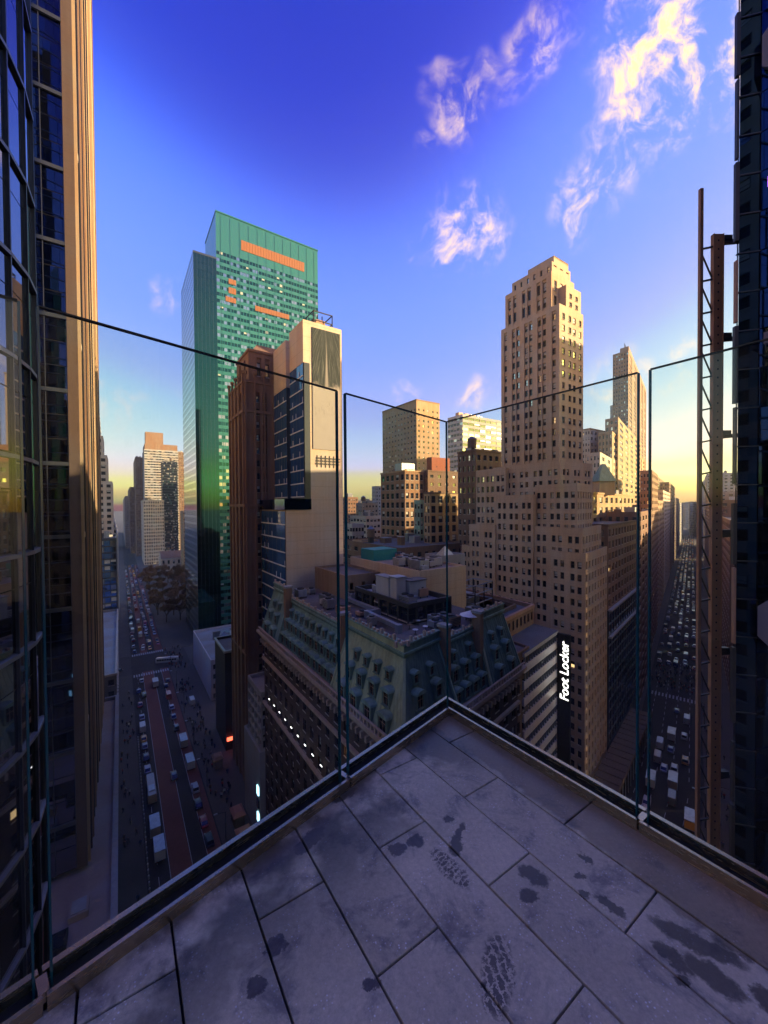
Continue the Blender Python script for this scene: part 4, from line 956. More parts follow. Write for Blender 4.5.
# ---- roof plant on and behind the hotel
ROOF = ZM+.2; pr_ = random.Random(12)
def rp(px, py, z=ROOF): return gp(px, py, z)
def ac_unit(c, u, l, w_, h, z, label, name='air_conditioner', m='galv', fans=2):
    o = thing(name, label, 'air conditioner', V3(c, z), 'roof plant of the mansard hotel block')
    u = Vector(u).normalized(); n = Vector((-u.y, u.x)); mb = MB()
    for i in (-1, 1):
        for j in (-1, 1): mb.obox(Vector(c)+u*i*(l/2-.15)+n*j*(w_/2-.15), u, .14, .14, z, z+.35, 'frame_dark')
    mb.build('leg', o, 'stuff'); mb = MB(); mb.obox(c, u, l, w_, z+.35, z+.35+h, m); mb.build('casing', o)
    mb = MB()
    for k in range(int(h/.25)): mb.obox(Vector(c), u, l*.9, w_+.06, z+.45+k*.25, z+.52+k*.25, 'frame_dark')
    mb.build('grille', o, 'stuff')
    for f in range(fans):
        fc = Vector(c)+u*(f-(fans-1)/2)*l/fans; mb = MB(); mb.cyl(fc, min(l/fans, w_)*.4, z+.35+h, z+.6+h, 'frame_dark', 12, None, 'black_paint'); mb.build('fan', o)
    return o
bulk = thing('roof_bulkhead', 'long tan roof bulkhead with teal box behind the mansard roof', 'building', V3(rp(372, 585), 0)); wins = []
mass(bulk, rect_st(60, 88, 49, 62), 0, 67.0, [None, None, None, dict(cols=even(4, .25), fh=4, wh=.4, zs=62, ze=1)], 'tan', wins, 'roof_tan', .5); emit_windows(bulk, wins)
mass(bulk, rect_st(74, 90, 40, 49), 0, 65.0, [dict(cols=even(3, .3), fh=3, wh=.5, zs=61, ze=1), None, None, None], 'tan_dark', [], 'roofing', .5)
mb = MB(); mb.prism(rect_st(80, 86, 51, 58), 66.51, 69.2, 'teal_paint'); mb.build('teal_box', bulk)
low = simple_building('dark_roof_building', 'dark low building with plant covered roof behind the hotel', [bwl(k_+32.2, -.3), bwl(k_+38, -.3), bwl(k_+38, -.3)+U42*64, bwl(k_+32.2, -.3)+U42*64][::1], 53, [dict(cols=even(3, .5), fh=3.6, wh=.6, zs=8)], 'brown2')
low2 = simple_building('back_roof_building', 'flat roofed block between hotel roof and tan office tower', [bwl(k_+38.2, -9), bwl(k_+52, -9), bwl(k_+52, -9)+U42*58, bwl(k_+38.2, -9)+U42*58], 57, [None, dict(cols=even(4, .5), fh=3.6, zs=30)], 'brown2')
mid = simple_building('terrace_penthouse', 'dark terrace penthouse standing in the middle of the hotel roof', rect_st(52, 70, 40, 50), ROOF+3.6, [dict(cols=even(5, .8), fh=3, wh=.8, zs=.2, ze=.5), None, None, dict(cols=even(6, .8), fh=3, wh=.8, zs=.2, ze=.5)], 'frame_dark', z0=ROOF, roof='roof_light')
specs_ = [(56, 43, 3.2, 2, .9, ROOF+2.7, 'white air conditioner with two fans on the terrace penthouse roof', 'galv', 2), (61, 45, 4, 2.2, 1.0, ROOF+2.7, 'large grey air conditioner at the middle of the terrace penthouse roof', 'galv', 2), (66, 43.5, 2.4, 2.2, 1.1, ROOF+2.7, 'pale single fan air conditioner at the back of the penthouse roof', 'whitewall', 1),
          (58, 47.5, 2.6, 2, 1.4, ROOF+2.7, 'rusty roof unit near the penthouse roof edge', 'rust', 1), (64, 52, 4, 2.4, 1.8, 66.5, 'grey roof unit on the tan bulkhead, nearest of its row', 'galv', 2), (70, 54, 3.4, 2.4, 1.7, 66.5, 'silver roof unit on the tan bulkhead beside the teal box', 'galv', 2), (66, 58, 3, 2.4, 1.6, 66.5, 'white roof unit at the back of the tan bulkhead', 'whitewall', 1),
          (48, 45, 3, 1.8, 1.6, ROOF, 'grey roof unit in front of the terrace penthouse', 'grey_metal', 2), (47, 51, 3.4, 2, 2.0, ROOF, 'dark roof unit beside the round white umbrella', 'grey_metal', 1), (82, 33, 2.5, 2, 1.5, ROOF, 'small roof unit behind the far corner pavilion', 'galv', 1), (73, 35, 3.2, 2, 1.7, ROOF, 'grey roof unit behind the middle dormers', 'grey_metal', 2), (64, 34, 2.6, 1.8, 1.4, ROOF, 'low roof unit behind the street side parapet', 'rust', 1)]
for (s, tt, l, w_, h, z, lab, m_, fn) in specs_: ac_unit(XY(s, tt), U42, l, w_, h, z, lab, m=m_, fans=fn)
for (f, oo, l, h, lab) in ((35, -14, 5, 2.4, 'long silver cooling unit on the dark low roof'), (42, -16, 6, 3.0, 'tall cooling unit in steel frame on the back roof'), (46, -22, 5, 2.6, 'dark cooling unit by the tan office tower wall'), (35, -24, 4, 2.2, 'square vent unit on the dark low roof')):
    ac_unit(bwl(k_+f, oo), BW, l, 2.6, h, 52.1 if f < 38 else 56.1, lab, m='grey_metal')
for k in range(34):                                        # the smaller clutter of the hotel roof
    s_, t_ = pr_.uniform(46, 88), pr_.uniform(33.5, 50)
    if 51 < s_ < 71 and 39 < t_ < 51: continue
    ac_unit(XY(s_, t_), U42 if k % 2 else N7, pr_.uniform(.9, 2.6), pr_.uniform(.8, 1.7), pr_.uniform(.6, 1.9), ROOF, 'small roof unit among the clutter of the hotel roof', 'roof_unit', pr_.choice(('galv', 'grey_metal', 'rust', 'whitewall', 'concrete')), 1)
for k in range(26):
    ac_unit(bwl(k_+pr_.uniform(33.5, 50), pr_.uniform(-55, -11)), BW, pr_.uniform(1, 3.4), pr_.uniform(1, 2), pr_.uniform(.7, 2.4), 52.1, 'small roof unit among the clutter of the roofs by the tan tower', 'roof_unit', pr_.choice(('galv', 'grey_metal', 'rust', 'whitewall', 'concrete')), 1) if k % 2 else ac_unit(XY(pr_.uniform(62, 87), pr_.uniform(50, 61)), U42, pr_.uniform(1, 3), pr_.uniform(1, 2), pr_.uniform(.7, 2.2), 66.5, 'small roof unit among the clutter on the tan bulkhead', 'roof_unit', pr_.choice(('galv', 'grey_metal', 'rust', 'whitewall')), 1)
def tank(c, r, z, h, lab, m='whitewall', leg=2.5):
    o = thing('water_tank', lab, 'water tank', V3(c, z)); 
    for a in range(4): mb = MB(); q_ = Vector(c)+Vector((math.cos(a*math.pi/2+.6), math.sin(a*math.pi/2+.6)))*r*.8; mb.bar(V3(q_, z), V3(q_, z+leg), .3, 'frame_dark'); mb.build('leg', o)
    mb = MB(); mb.cyl(c, r, z+leg, z+leg+h, m, 18); mb.build('barrel', o, smooth=False)
    mb = MB(); mb.cyl(c, r+.25, z+leg+h+.002, z+leg+h+r*.65, 'galv', 18, .05); mb.build('cone_roof', o)
    for k in range(4): mb = MB(); mb.cyl(c, r+.04, z+leg+.3+k*h/4, z+leg+.42+k*h/4, 'frame_dark', 18); mb.build('hoop', o)
tkc = gp(442, 588, 61); tkp = [tkc+U42*6, tkc, tkc+N7*7.5, tkc+N7*7.5+U42*6]
cr_ = simple_building('tank_house', 'cream square tank house with pyramid roof behind the hotel roof', tkp, 68.4, [None, dict(cols=even(2, .2), fh=4, wh=.4, zs=64, ze=1)], 'concrete')
mb = MB(); pq = tkp; cq = sum(pq, Vector((0, 0)))/4; mb.frustum([cq+(q_-cq)*.55 for q_ in pq], 67.6, [cq+(q_-cq)*.02 for q_ in pq], 70.2, 'galv'); mb.build('pyramid_roof', cr_)
tank(bwl(k_+44, -29), 2.4, 56.1, 3.6, 'grey wooden water tank with cone roof before tan tower', 'grey_metal')
tank(bwl(k_+40, -36), 1.9, 56.1, 3.2, 'smaller pale water tank left of the grey wooden tank', 'concrete')
fr_ = thing('steel_roof_frame', 'open steel roof frame beside the grey wooden water tank', 'frame', V3(bwl(k_+46, -16), 56.1))
for i in range(3):
    for j in range(2):
        mb = MB(); q_ = bwl(k_+40+i*4, -13-j*5); mb.bar(V3(q_, 56.1), V3(q_, 62.5), .22, 'frame_dark'); mb.build('post', fr_)
for z in (58.5, 60.6, 62.4):
    for (qa, qb) in ((bwl(k_+40, -13), bwl(k_+48, -13)), (bwl(k_+40, -18), bwl(k_+48, -18)), (bwl(k_+40, -13), bwl(k_+40, -18)), (bwl(k_+48, -13), bwl(k_+48, -18))): mb = MB(); mb.bar(V3(qa, z), V3(qb, z), .2, 'galv'); mb.build('beam', fr_)
um = thing('parasol', 'round white parasol on the hotel roof terrace', 'parasol', V3(XY(45, 47.5), ROOF))
mb = MB(); mb.bar(V3(XY(45, 47.5), ROOF), V3(XY(45, 47.5), ROOF+2.6), .08, 'frame_dark'); mb.build('pole', um); mb = MB(); mb.cyl(XY(45, 47.5), 1.8, ROOF+2.2, ROOF+2.9, 'white_paint', 10, .05); mb.build('canopy', um)
for i in range(9):
    s, tt = 46+random.random()*8, 37+random.random()*12; o = thing('terrace_table', 'small round table on the hotel roof terrace', 'table', V3(XY(s, tt), ROOF), 'tables on the hotel roof terrace')
    mb = MB(); mb.cyl(XY(s, tt), .06, ROOF, ROOF+.7, 'frame_dark', 8); mb.cyl(XY(s, tt), .3, ROOF, ROOF+.04, 'frame_dark', 10); mb.build('pedestal', o); mb = MB(); mb.cyl(XY(s, tt), .45, ROOF+.7, ROOF+.75, 'wood' if i % 2 else 'white_paint', 12); mb.build('table_top', o)
pr = random.Random(5)
duct = thing('roof_duct', 'winding silver ventilation duct on the hotel roof', 'duct', V3(XY(62, 37), ROOF))
pts = [XY(50, 36.5), XY(60, 36.8), XY(60, 39), XY(71, 39)]
for a, b_ in zip(pts[:-1], pts[1:]): mb = MB(); mb.bar(V3(a, ROOF+.9), V3(b_, ROOF+.9), .7, 'galv'); mb.build('duct_run', duct)
for q_ in pts: mb = MB(); mb.obox(q_, U42, .9, .9, ROOF, ROOF+1.3, 'galv'); mb.build('duct_joint', duct)

# ---- banded white building and its blade sign
wbp = [bwl(k_+38.1), bwl(k_+57), bwl(k_+57)+U42*20, bwl(k_+38.1)+U42*20]
kd0 = (on_plane(524, BL0, BN)-BL0).dot(BW); kd1 = (on_plane(557.5, BL0, BN)-BL0).dot(BW)
wbp = [bwl(kd0), bwl(kd1), bwl(kd1)+U42*22, bwl(kd0)+U42*22]
wbd = thing('banded_white_building', 'white building of horizontal bands and ribbon windows beside blade sign', 'building', V3(wbp[0], 0))
mb = MB(); ip = inset(wbp, .45); mb.prism(ip, 0, 51.0, 'win_dark', 'roofing', False); mb.build('core', wbd)
for f in range(16):
    z = 2.2+f*3.1; mb = MB(); mb.prism(wbp, z, z+1.55, 'pinkwhite'); mb.build('spandrel_band', wbd)
    mb = MB(); Ln = (wbp[1]-wbp[0]).length
    for j in range(15): q_ = wbp[0]+BW*(Ln*(j+.5)/15)-BN*.2; mb.obox(q_, BW, .12, .3, z+1.551, z+3.099, 'frame_grey')
    mb.build('ribbon_mullion', wbd, 'stuff')
mb = MB(); mb.prism(inset(wbp, -.15), 51.8, 52.5, 'whitewall', 'roofing'); mb.build('coping', wbd)
ub = [wbp[0]+U42*6-BN*0+BW*2, wbp[1]+U42*6, wbp[1]+U42*30, wbp[0]+U42*30+BW*2]
mass(wbd, ub, 52.5, 57.0, [dict(cols=even(8, .5), fh=3, wh=.6, zs=.4, ze=.9)], 'brown', [], cap='rust', name='attic_wall')
blade = thing('blade_sign', 'black vertical blade sign with glowing white shoe store lettering', 'sign', V3(bwl(kd1-.6, .2), 20))
sc_ = bwl(kd1-.3); zs0, zs1 = zat(564, 778, sc_), zat(564, 636, sc_)
mb = MB(); mb.prism([sc_+BN*.15-BW*.35, sc_+BN*2.75-BW*.35, sc_+BN*2.75+BW*.35, sc_+BN*.15+BW*.35], max(zs0, 14), zs1+.6, 'black_paint'); mb.build('panel', blade)
mb = MB(); q0 = sc_+BN*.1-BW*.2
for z in (22, 32, 42, 50): mb.bar(V3(sc_-BN*.4, z), V3(sc_+BN*.3, z), .25, 'frame_dark')
mb.build('bracket', blade, 'stuff')
cv = bpy.data.curves.new('lettering', 'FONT'); cv.body = 'Foot Locker'; cv.size = 1.0; cv.extrude = .02; cv.align_x = 'LEFT'; cv.align_y = 'BOTTOM'; cv.offset = .006
cv.shear = .12
to = bpy.data.objects.new('lettering', cv); COL.objects.link(to)
bpy.context.view_layer.update(); dg = bpy.context.evaluated_depsgraph_get(); me = bpy.data.meshes.new_from_object(to.evaluated_get(dg)); bpy.data.objects.remove(to)
xs = [v.co.x for v in me.vertices]; ys = [v.co.y for v in me.vertices]; zl0, zl1 = zat(564, 698, sc_), zat(564, 640, sc_)
kx = (zl1-zl0)/(max(xs)-min(xs)); ky = 1.75/(max(ys)-min(ys))
base_p = V3(sc_+BN*2.5-BW*.38, zl0)                              # baseline on the outer edge, reading upwards
org = parent_world(blade)
for v in me.vertices:
    x, y, z = v.co; wp = base_p+Vector((0, 0, (x-min(xs))*kx))-V3(BN, 0)*((y-min(ys))*ky)-V3(BW, 0)*(z+.02); v.co = wp-org
me.materials.clear(); me.materials.append(MATS['sign_white']); lo_ = bpy.data.objects.new('lettering', me); COL.objects.link(lo_); lo_.parent = blade

# ---- tan stepped office tower
TC = bwl((on_plane(585, BL0, BN)-BL0).dot(BW))
def tp_(m_, j): return TC+U42*m_+BW*j
def tq(m0, m1, j0, j1): return [tp_(m1, j0), tp_(m0, j0), tp_(m0, j1), tp_(m1, j1)]
tan = thing('tan_stepped_tower', 'tall tan stone office tower with stepped lower wings at the centre right', 'building', V3(TC, 0))
W = []
pf_ = lambda n, ze=1.6, fh=3.25: dict(cols=pairs(n, 1.15, .75), fh=fh, wh=.55, depth=.35, zs=3, ze=ze)
sf_ = lambda n, ze=1.6: dict(cols=even(n, .45), fh=3.25, wh=.58, depth=.35, zs=3, ze=ze)
mass(tan, tq(0, 9.6, 0, 22.6), 0, 67.4, [pf_(2), sf_(8)], 'tan', W)
mass(tan, tq(1.2, 15.6, 1.6, 20.5), 0, 73.8, [pf_(3), sf_(7)], 'tan', W, parapet=.4)
mass(tan, tq(15.6, 29, .9, 24), 0, 83, [pf_(3), None], 'tan', W)
mass(tan, tq(29, 40, .0, 22), 0, 73.6, [pf_(2), None], 'tan', W); mass(tan, tq(40, 45, 2, 22), 0, 66, [pf_(1), None], 'tan', W)
mass(tan, tq(27, 39.5, 4, 24), 60, 92, [pf_(3), None], 'tan', W)
mass(tan, tq(3.2, 16, 3.4, 17.5), 60, 85.8, [pf_(3), sf_(6)], 'tan', W)
SC = tp_(9.7, 7.2)
def sq(m0, m1, w0, w1, c=SC): return [c+U42*m1+N7*w0, c+U42*m0+N7*w0, c+U42*m0+N7*w1, c+U42*m1+N7*w1]   # the shaft stands square to the street grid
mass(tan, sq(-.9, 23.4, -.9, 16.5), 66, 92.6, [pf_(5), pf_(3)], 'tan', W)
zt1 = zat(558, 303, tp_(9.7, 7.2)); zt2 = zat(549, 271, tp_(12.5, 9)); zt3 = zat(556, 264, tp_(13, 12))
sh_l = dict(cols=cols_at([.085, .235, .315, .46, .54, .685, .765, .915][::1], .62), fh=3.25, wh=.56, depth=.3, groove=.28, zs=1, ze=1.5)
sh_r = dict(cols=cols_at([.17, .43, .62, .87], .68), fh=3.25, wh=.56, depth=.22, zs=1, ze=1.5)
mass(tan, sq(0, 20.7, 0, 12.7), 92, 138, [sh_l, sh_r], 'tan', W)
mass(tan, sq(2.5, 19.0, .03, 12.0), 137, 148.5, [dict(sh_l, cols=cols_at([.1, .22, .42, .54, .74, .86], .62), fh=5, wh=.68), dict(sh_r, fh=5, wh=.68)], 'tan', W)
mass(tan, sq(2.9, 17.0, .9, 10.6), 147.5, 151.8, [dict(cols=even(6, .3), fh=3, wh=.7, zs=.6, ze=.6), sf_(3, .6)], 'tan', W)
mass(tan, sq(3.1, 12.0, 2.2, 9.8), 151, 154, [dict(cols=even(7, .3), fh=3, wh=.6, zs=.5, ze=1), sf_(3, .6)], 'tan', W)
mass(tan, sq(.1, 2.45, 3.6, 11.6), 137, 144.5, [None, dict(sh_r, cols=cols_at([.3, .7], .7))], 'tan', W)
emit_windows(tan, W, ('frame_dark', 'win_dark'), 300, (.52, .22, .1, .155, .005))
sh = thing('sidewalk_shed', 'timber roofed sidewalk shed along the foot of the tan tower', 'scaffold', V3(tp_(0, 20), 0))
for i in range(15):
    mb = MB(); q_ = tp_(0, 4+i*3.4)+BN*4.; mb.obox(q_, BN, 6.5, 2.9, 7.0, 7.25, 'wood'); mb.obox(q_+BN*3.2, BN, .12, 3.3, 7.26, 8.3, 'wood'); mb.build('plank', sh)
for i in range(16):
    for oo in (1.2, 6.8): mb = MB(); q_ = tp_(0, 2.4+i*3.4)+BN*oo; mb.bar(V3(q_, 0), V3(q_, 7.0), .16, 'galv'); mb.build('post', sh)
# ---- brown and blue glass block next along the avenue
R1A = tp_(0, 23.4); kk = (on_plane(638.5, BL0, BN)-R1A).dot(BW)
r1 = thing('blue_base_building', 'brown gridded building with dark blue glass base and white ledges', 'building', V3(R1A, 0)); W = []
r1p = [R1A, R1A+BW*kk, R1A+BW*kk+U42*40, R1A+U42*40]
mass(r1, r1p, 48, 74, [dict(cols=even(11, .55), fh=3.4, wh=.6, depth=.4), None, None, dict(cols=even(8, .5), fh=3.4, wh=.55)], 'brown', W, cap='brown2')
emit_windows(r1, W, ('frame_dark', 'win_dark'), 60); W = []
mass(r1, [q_+BN*.3 for q_ in r1p], 0, 47.9, [dict(cols=even(14, .9), fh=3.4, wh=.85, depth=.15, zs=7)], 'mullion', W, name='glass_base'); emit_windows(r1, W, (None, 'pane_navy'), 150, (.9, 0, 0, .1, 0))
for z in (39.6, 47.8):
    mb = MB(); mb.prism([R1A+BN*.1, R1A+BN*1.1, R1A+BN*1.1+BW*kk*.96, R1A+BN*.1+BW*kk*.96], z, z+.5, 'whitewall'); mb.build('ledge', r1)

# =================================================================== BUILDINGS BEHIND
def multi(name, label, items, loc, style=('frame_dark', 'win_dark'), limit=0):
    o = thing(name, label, 'building', loc); W = []
    for it in items: mass(o, *it[:5], W, **(it[5] if len(it) > 5 else {}))
    emit_windows(o, W, style, limit); return o
far_block('tall brown slab with blank sunlit side, behind the dark masonry block', 383, 417, 440, 399, 262, 'ochre', n=(11, 5), fh=3.6, fr=.35, wh=.4, kw=dict(ze=5), cap='tan_dark')
o, poly, z1 = far_block('brown masonry block with tall arched windows at the centre', 381, 405, 424, 470, 190, 'brown', n=(5, 4), fh=4.6, fr=.6, wh=.62, cap='ochre', limit=60)
ac_unit(poly[1]+N7*6+U42*8, N7, 8, 6, 4.5, z1-.8, 'large white cooling tower on the brown masonry block', m='galv', name='cooling_tower')
far_block('narrow green copper fronted block beside the brown masonry block', 414, 420, 435, 500, 178, 'copper', n=(2, 4), fh=3.8, fr=.6, wh=.55)
far_block('orange brick penthouse above the central roofs', 427, 432, 450, 457, 230, 'redbrick', n=(2, 2), fh=9, fr=.1, wh=.1)
o, poly, z1 = far_block('brown block with tall gridded windows left of the tan tower', 424, 430, 470, 492, 165, 'ochre', n=(2, 6), fh=4.2, fr=.6, wh=.7, cap='brown2', limit=40)
far_block('dark brown stepped block behind the gridded window block', 420, 428, 478, 470, 195, 'brown2', n=(3, 7), fh=4, fr=.4, wh=.4, cap='brown2')
o, poly, z1 = far_block('pale sunlit office block with horizontal bands behind the roofs', 448, 463, 512, 414, 330, 'whitewall', n=(5, 9), fh=4.4, fr=.93, wh=.5, style=(None, 'win_mid'))
for i in range(4): ac_unit(poly[1]+N7*(6+i*8)+U42*10, N7, 5, 4, 4, z1-.8, 'cooling unit number along the roof of the pale banded block' if False else ['first cooling unit from the left on the pale banded block', 'second cooling unit from the left on the pale banded block', 'third cooling unit from the left on the pale banded block', 'rightmost cooling unit on the pale banded block'][i], m='rust')
far_block('dark brown loft block with heavy roof touching the tan tower', 458, 476, 505, 449, 150, 'brown2', n=(4, 5), fh=4.2, fr=.5, wh=.5, cap='brown2')
far_block('ochre block low between the mural hotel and brown masonry block', 352, 362, 378, 541, 172, 'ochre', n=(3, 4), limit=0)
far_block('pale low block just right of the mural hotel', 344, 352, 364, 524, 210, 'whitewall', n=(3, 4), fh=4.4, fr=.8)
far_block('cream office block seen in the gap right of the mural hotel', 350, 366, 384, 516, 250, 'cream', n=(5, 5), fh=3.8, fr=.7)
far_block('brown block with dark tank far behind the gap', 356, 362, 378, 503, 330, 'haze_brown', n=(3, 5))
far_block('red brown slab far behind the gap, leftmost', 342, 348, 358, 497, 390, 'brown', n=(3, 4))
far_block('grey slab far behind the gap beside brown masonry block', 372, 376, 386, 486, 420, 'haze_grey', n=(3, 4))
far_block('low dark block filling the yard behind the hotel roof', 340, 400, 470, 548, 140, 'brown2', n=(8, 10), fh=4)
# right of the tan tower
o, poly, z1 = far_block('brown stone block with green pyramid roof beside the tan tower', 588, 592, 634, 492, 152, 'ochre', n=(2, 9), fh=4.2, fr=.5, wh=.6, cap='ochre', dr=BW, limit=40)
mb = MB(); c_ = on_plane(603, poly[1]+U42*6, Vector((U42.x, U42.y))); base = [c_+Vector(v_) for v_ in ((-3.2, -3.2), (3.2, -3.2), (3.2, 3.2), (-3.2, 3.2))]
mb.prism(base, z1-1, z1+5, 'ochre'); mb.frustum([c_+(q_-c_)*1.15 for q_ in base], z1+5.01, [c_+(q_-c_)*.2 for q_ in base], z1+12.5, 'copper_dark'); mb.build('pyramid_roof', o)
far_block('ornate ochre block stepping up behind the green pyramid roof', 586, 600, 640, 452, 205, 'cream', n=(4, 11), fh=3.8, fr=.45, wh=.55, dr=BW2)
o, poly, z1 = far_block('cream apartment block with roof tanks right of tan tower', 582, 590, 612, 428, 255, 'cream', n=(3, 6), fh=3.8, fr=.45, wh=.5, cap='ochre')
far_block('stepped ochre tower below the tall slender tower', 598, 612, 645, 431, 235, 'ochre', n=(4, 8), fh=3.8, fr=.5, wh=.55, groove=.3, dr=BW2)
far_block('upper tier of the stepped ochre tower', 605, 618, 641, 417, 245, 'ochre', n=(3, 5), fh=3.8, fr=.5, wh=.55, dr=BW2)
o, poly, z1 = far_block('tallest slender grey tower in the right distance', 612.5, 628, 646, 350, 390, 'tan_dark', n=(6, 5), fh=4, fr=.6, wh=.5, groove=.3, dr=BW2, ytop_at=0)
mb = MB(); mb.prism([poly[0].lerp(poly[1], .45)+BW2*2, poly[1]+BW2*2, poly[2]-BW2*2, poly[2].lerp(poly[3], .5)-BW2*2], z1, z1+4.5, 'tan_dark'); mb.build('upper_storey', o)
for i in range(4): mb = MB(); q_ = poly[1]+BW2*(3+i*5)+U42*4; mb.bar(V3(q_, z1+4), V3(q_, z1+9), .35, 'frame_dark'); mb.build('antenna', o)
far_block('grey slab peeping out left of the slender grey tower', 610, 613, 622, 405, 420, 'haze_grey', n=(3, 4), dr=BW2)
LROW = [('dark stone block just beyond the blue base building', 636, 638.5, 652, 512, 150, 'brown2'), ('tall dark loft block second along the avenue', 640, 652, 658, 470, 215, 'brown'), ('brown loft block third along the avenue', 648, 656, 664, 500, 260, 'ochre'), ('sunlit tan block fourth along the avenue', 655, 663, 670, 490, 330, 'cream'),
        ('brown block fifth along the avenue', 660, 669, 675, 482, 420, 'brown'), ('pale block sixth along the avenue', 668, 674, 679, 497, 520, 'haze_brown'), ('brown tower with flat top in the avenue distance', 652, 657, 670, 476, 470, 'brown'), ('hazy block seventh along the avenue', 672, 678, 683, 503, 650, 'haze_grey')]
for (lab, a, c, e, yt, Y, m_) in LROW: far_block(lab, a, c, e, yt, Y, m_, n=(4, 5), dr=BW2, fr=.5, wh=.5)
def right_block(lab, Y0, Y1, off, ytop, pxt, m_, depth=40):
    f = lambda Y, o_: AC+BW2*((Y-AC.y)/BW2.y)+BN2*o_
    p0, p1 = f(Y0, off), f(Y1, off); poly = [p0, p0+BN2*depth, p1+BN2*depth, p1]
    z = zat(pxt, ytop, p0)
    simple_building('avenue_building', lab, poly, z, [dict(cols=even(8, .5), fh=3.8, wh=.5), None, None, dict(cols=even(max(4, int((Y1-Y0)/5)), .5), fh=3.8, wh=.5)], m_)
right_block('brown block low behind the hoist mast', 175, 240, 18, 520, 722, 'terracotta'); right_block('ochre block on right side of the avenue beyond mast', 245, 330, 18, 500, 715, 'brown')
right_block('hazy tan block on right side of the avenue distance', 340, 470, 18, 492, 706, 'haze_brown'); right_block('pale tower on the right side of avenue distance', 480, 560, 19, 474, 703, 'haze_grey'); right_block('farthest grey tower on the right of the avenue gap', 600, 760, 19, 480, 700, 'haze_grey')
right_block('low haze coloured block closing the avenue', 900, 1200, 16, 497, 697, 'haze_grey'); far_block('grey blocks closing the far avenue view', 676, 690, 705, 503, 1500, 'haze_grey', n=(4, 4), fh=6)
# skyline seen over the roofs, far
rs = random.Random(11)
for i in range(16):
    pc = 345+i*2.6+rs.random()*2 if i < 8 else 684+(i-8)*3+rs.random()*2
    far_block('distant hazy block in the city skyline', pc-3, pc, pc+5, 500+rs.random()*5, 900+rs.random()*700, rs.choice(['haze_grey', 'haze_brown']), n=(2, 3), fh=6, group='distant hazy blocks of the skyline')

# unseen towers added behind the blue glass tower to keep evening sun off streets
simple_building('sun_blocker_tower', 'added tan sun-blocking tower, unseen behind the blue glass tower beyond the frame edge', [Vector((110.3, 99.1)), Vector((152, 98.6)), Vector((152, 98.6))+BW*74, Vector((110.3, 99.1))+BW*74], 141, [FS(12), None, None, FS(12)], 'tan_dark')
simple_building('sun_blocker_tower', 'added brown sun-blocking tower, unseen next to the blue glass tower beyond the frame edge', [Vector((82, 68)), Vector((82, 68))+BN*45, Vector((82, 68))+BN*45+BW*42, Vector((82, 68))+BW*42], 112, [FS(12), None, None, FS(12)], 'brown')
# blocks behind the viewer, seen only mirrored in the glass
for i, (x, y, a, b_, z, m_) in enumerate([(-62, -46, 40, 34, 150, 'tan'), (-14, -78, 36, 30, 95, 'brown'), (34, -62, 34, 30, 170, 'concrete'), (-104, 6, 26, 30, 120, 'ochre'), (84, -34, 30, 40, 130, 'cream')]):
    c_ = Vector((x, y)); simple_building('rear_building', ['tan', 'brown', 'grey', 'ochre', 'cream'][i]+' office block behind the viewer across the square', [c_-N7*a/2-U42*b_/2, c_+N7*a/2-U42*b_/2, c_+N7*a/2+U42*b_/2, c_-N7*a/2+U42*b_/2], z, [FS(8, 4), FS(8, 4), FS(8, 4), FS(8, 4)], m_)
# =================================================================== RIGHT EDGE: blue glass tower and hoist mast
Yq = 20.
pA = Vector(((735-384)/390*Yq*1.0, Yq)); d757 = pdir(757.5, 506)
ts = thing('blue_glass_tower', 'dark blue glass tower with panelled corner at right edge', 'building', V3(pA, 0))
pB = on_plane(757.5, pA, Vector((.25, 1)).normalized())
dN = -U42                                                        # street front runs towards the viewer's right
back = BW*52
tsp = [pA, pB, pB+dN*46, pB+dN*46+back, pA+back]
mb = MB(); mb.prism(inset(tsp, .25), 0, 190, 'black_paint'); mb.build('core', ts)
uA = (pB-pA).normalized(); wA = (pB-pA).length; nA = Vector((uA.y, -uA.x)); PH = 1.95
for k in range(96):
    z = 1+k*PH
    if 50 < z < 112:
        mb = MB(); a, b_ = pA+uA*.09+nA*.0, pB-uA*.03
        mb.poly([V3(a, z+.03), V3(b_, z+.03), V3(b_, z+PH-.03), V3(a, z+PH-.03)], 'pane_tst'); mb.build('pane', ts)
        mb = MB(); mb.prism([pA+nA*.06, pB+nA*.06, pB-nA*.1, pA-nA*.1], z-.025, z+.025, 'mullion'); mb.build('transom', ts)
        for i in range(5):
            a, b_ = pB+dN*(i*1.5+.03), pB+dN*((i+1)*1.5-.03); e_ = random.uniform(-.01, .01); nn = Vector((dN.y, -dN.x))
            mb = MB(); mb.poly([V3(a+nn*e_, z*1+.03), V3(b_-nn*e_, z+.03), V3(b_-nn*e_, z+PH-.03), V3(a+nn*e_, z+PH-.03)], 'pane_tst' if i else 'pane_tst'); mb.build('pane', ts)
mb = MB()
for (a, b_) in ((pB+dN*7.5, pB+dN*46), (pA+back, pA), (pB+dN*46, pB+dN*46+back)):
    for k in range(96): mb.poly([V3(a, 1+k*PH), V3(b_, 1+k*PH), V3(b_, 1+k*PH+PH-.06), V3(a, 1+k*PH+PH-.06)], 'pane_tst')
for k in list(range(26))+list(range(57, 96)):
    for a, b_ in ((pA, pB), (pB, pB+dN*7.5)): mb.poly([V3(a, 1+k*PH), V3(b_, 1+k*PH), V3(b_, 1+k*PH+PH-.06), V3(a, 1+k*PH+PH-.06)], 'pane_tst')
mb.build('glazing', ts, 'stuff')
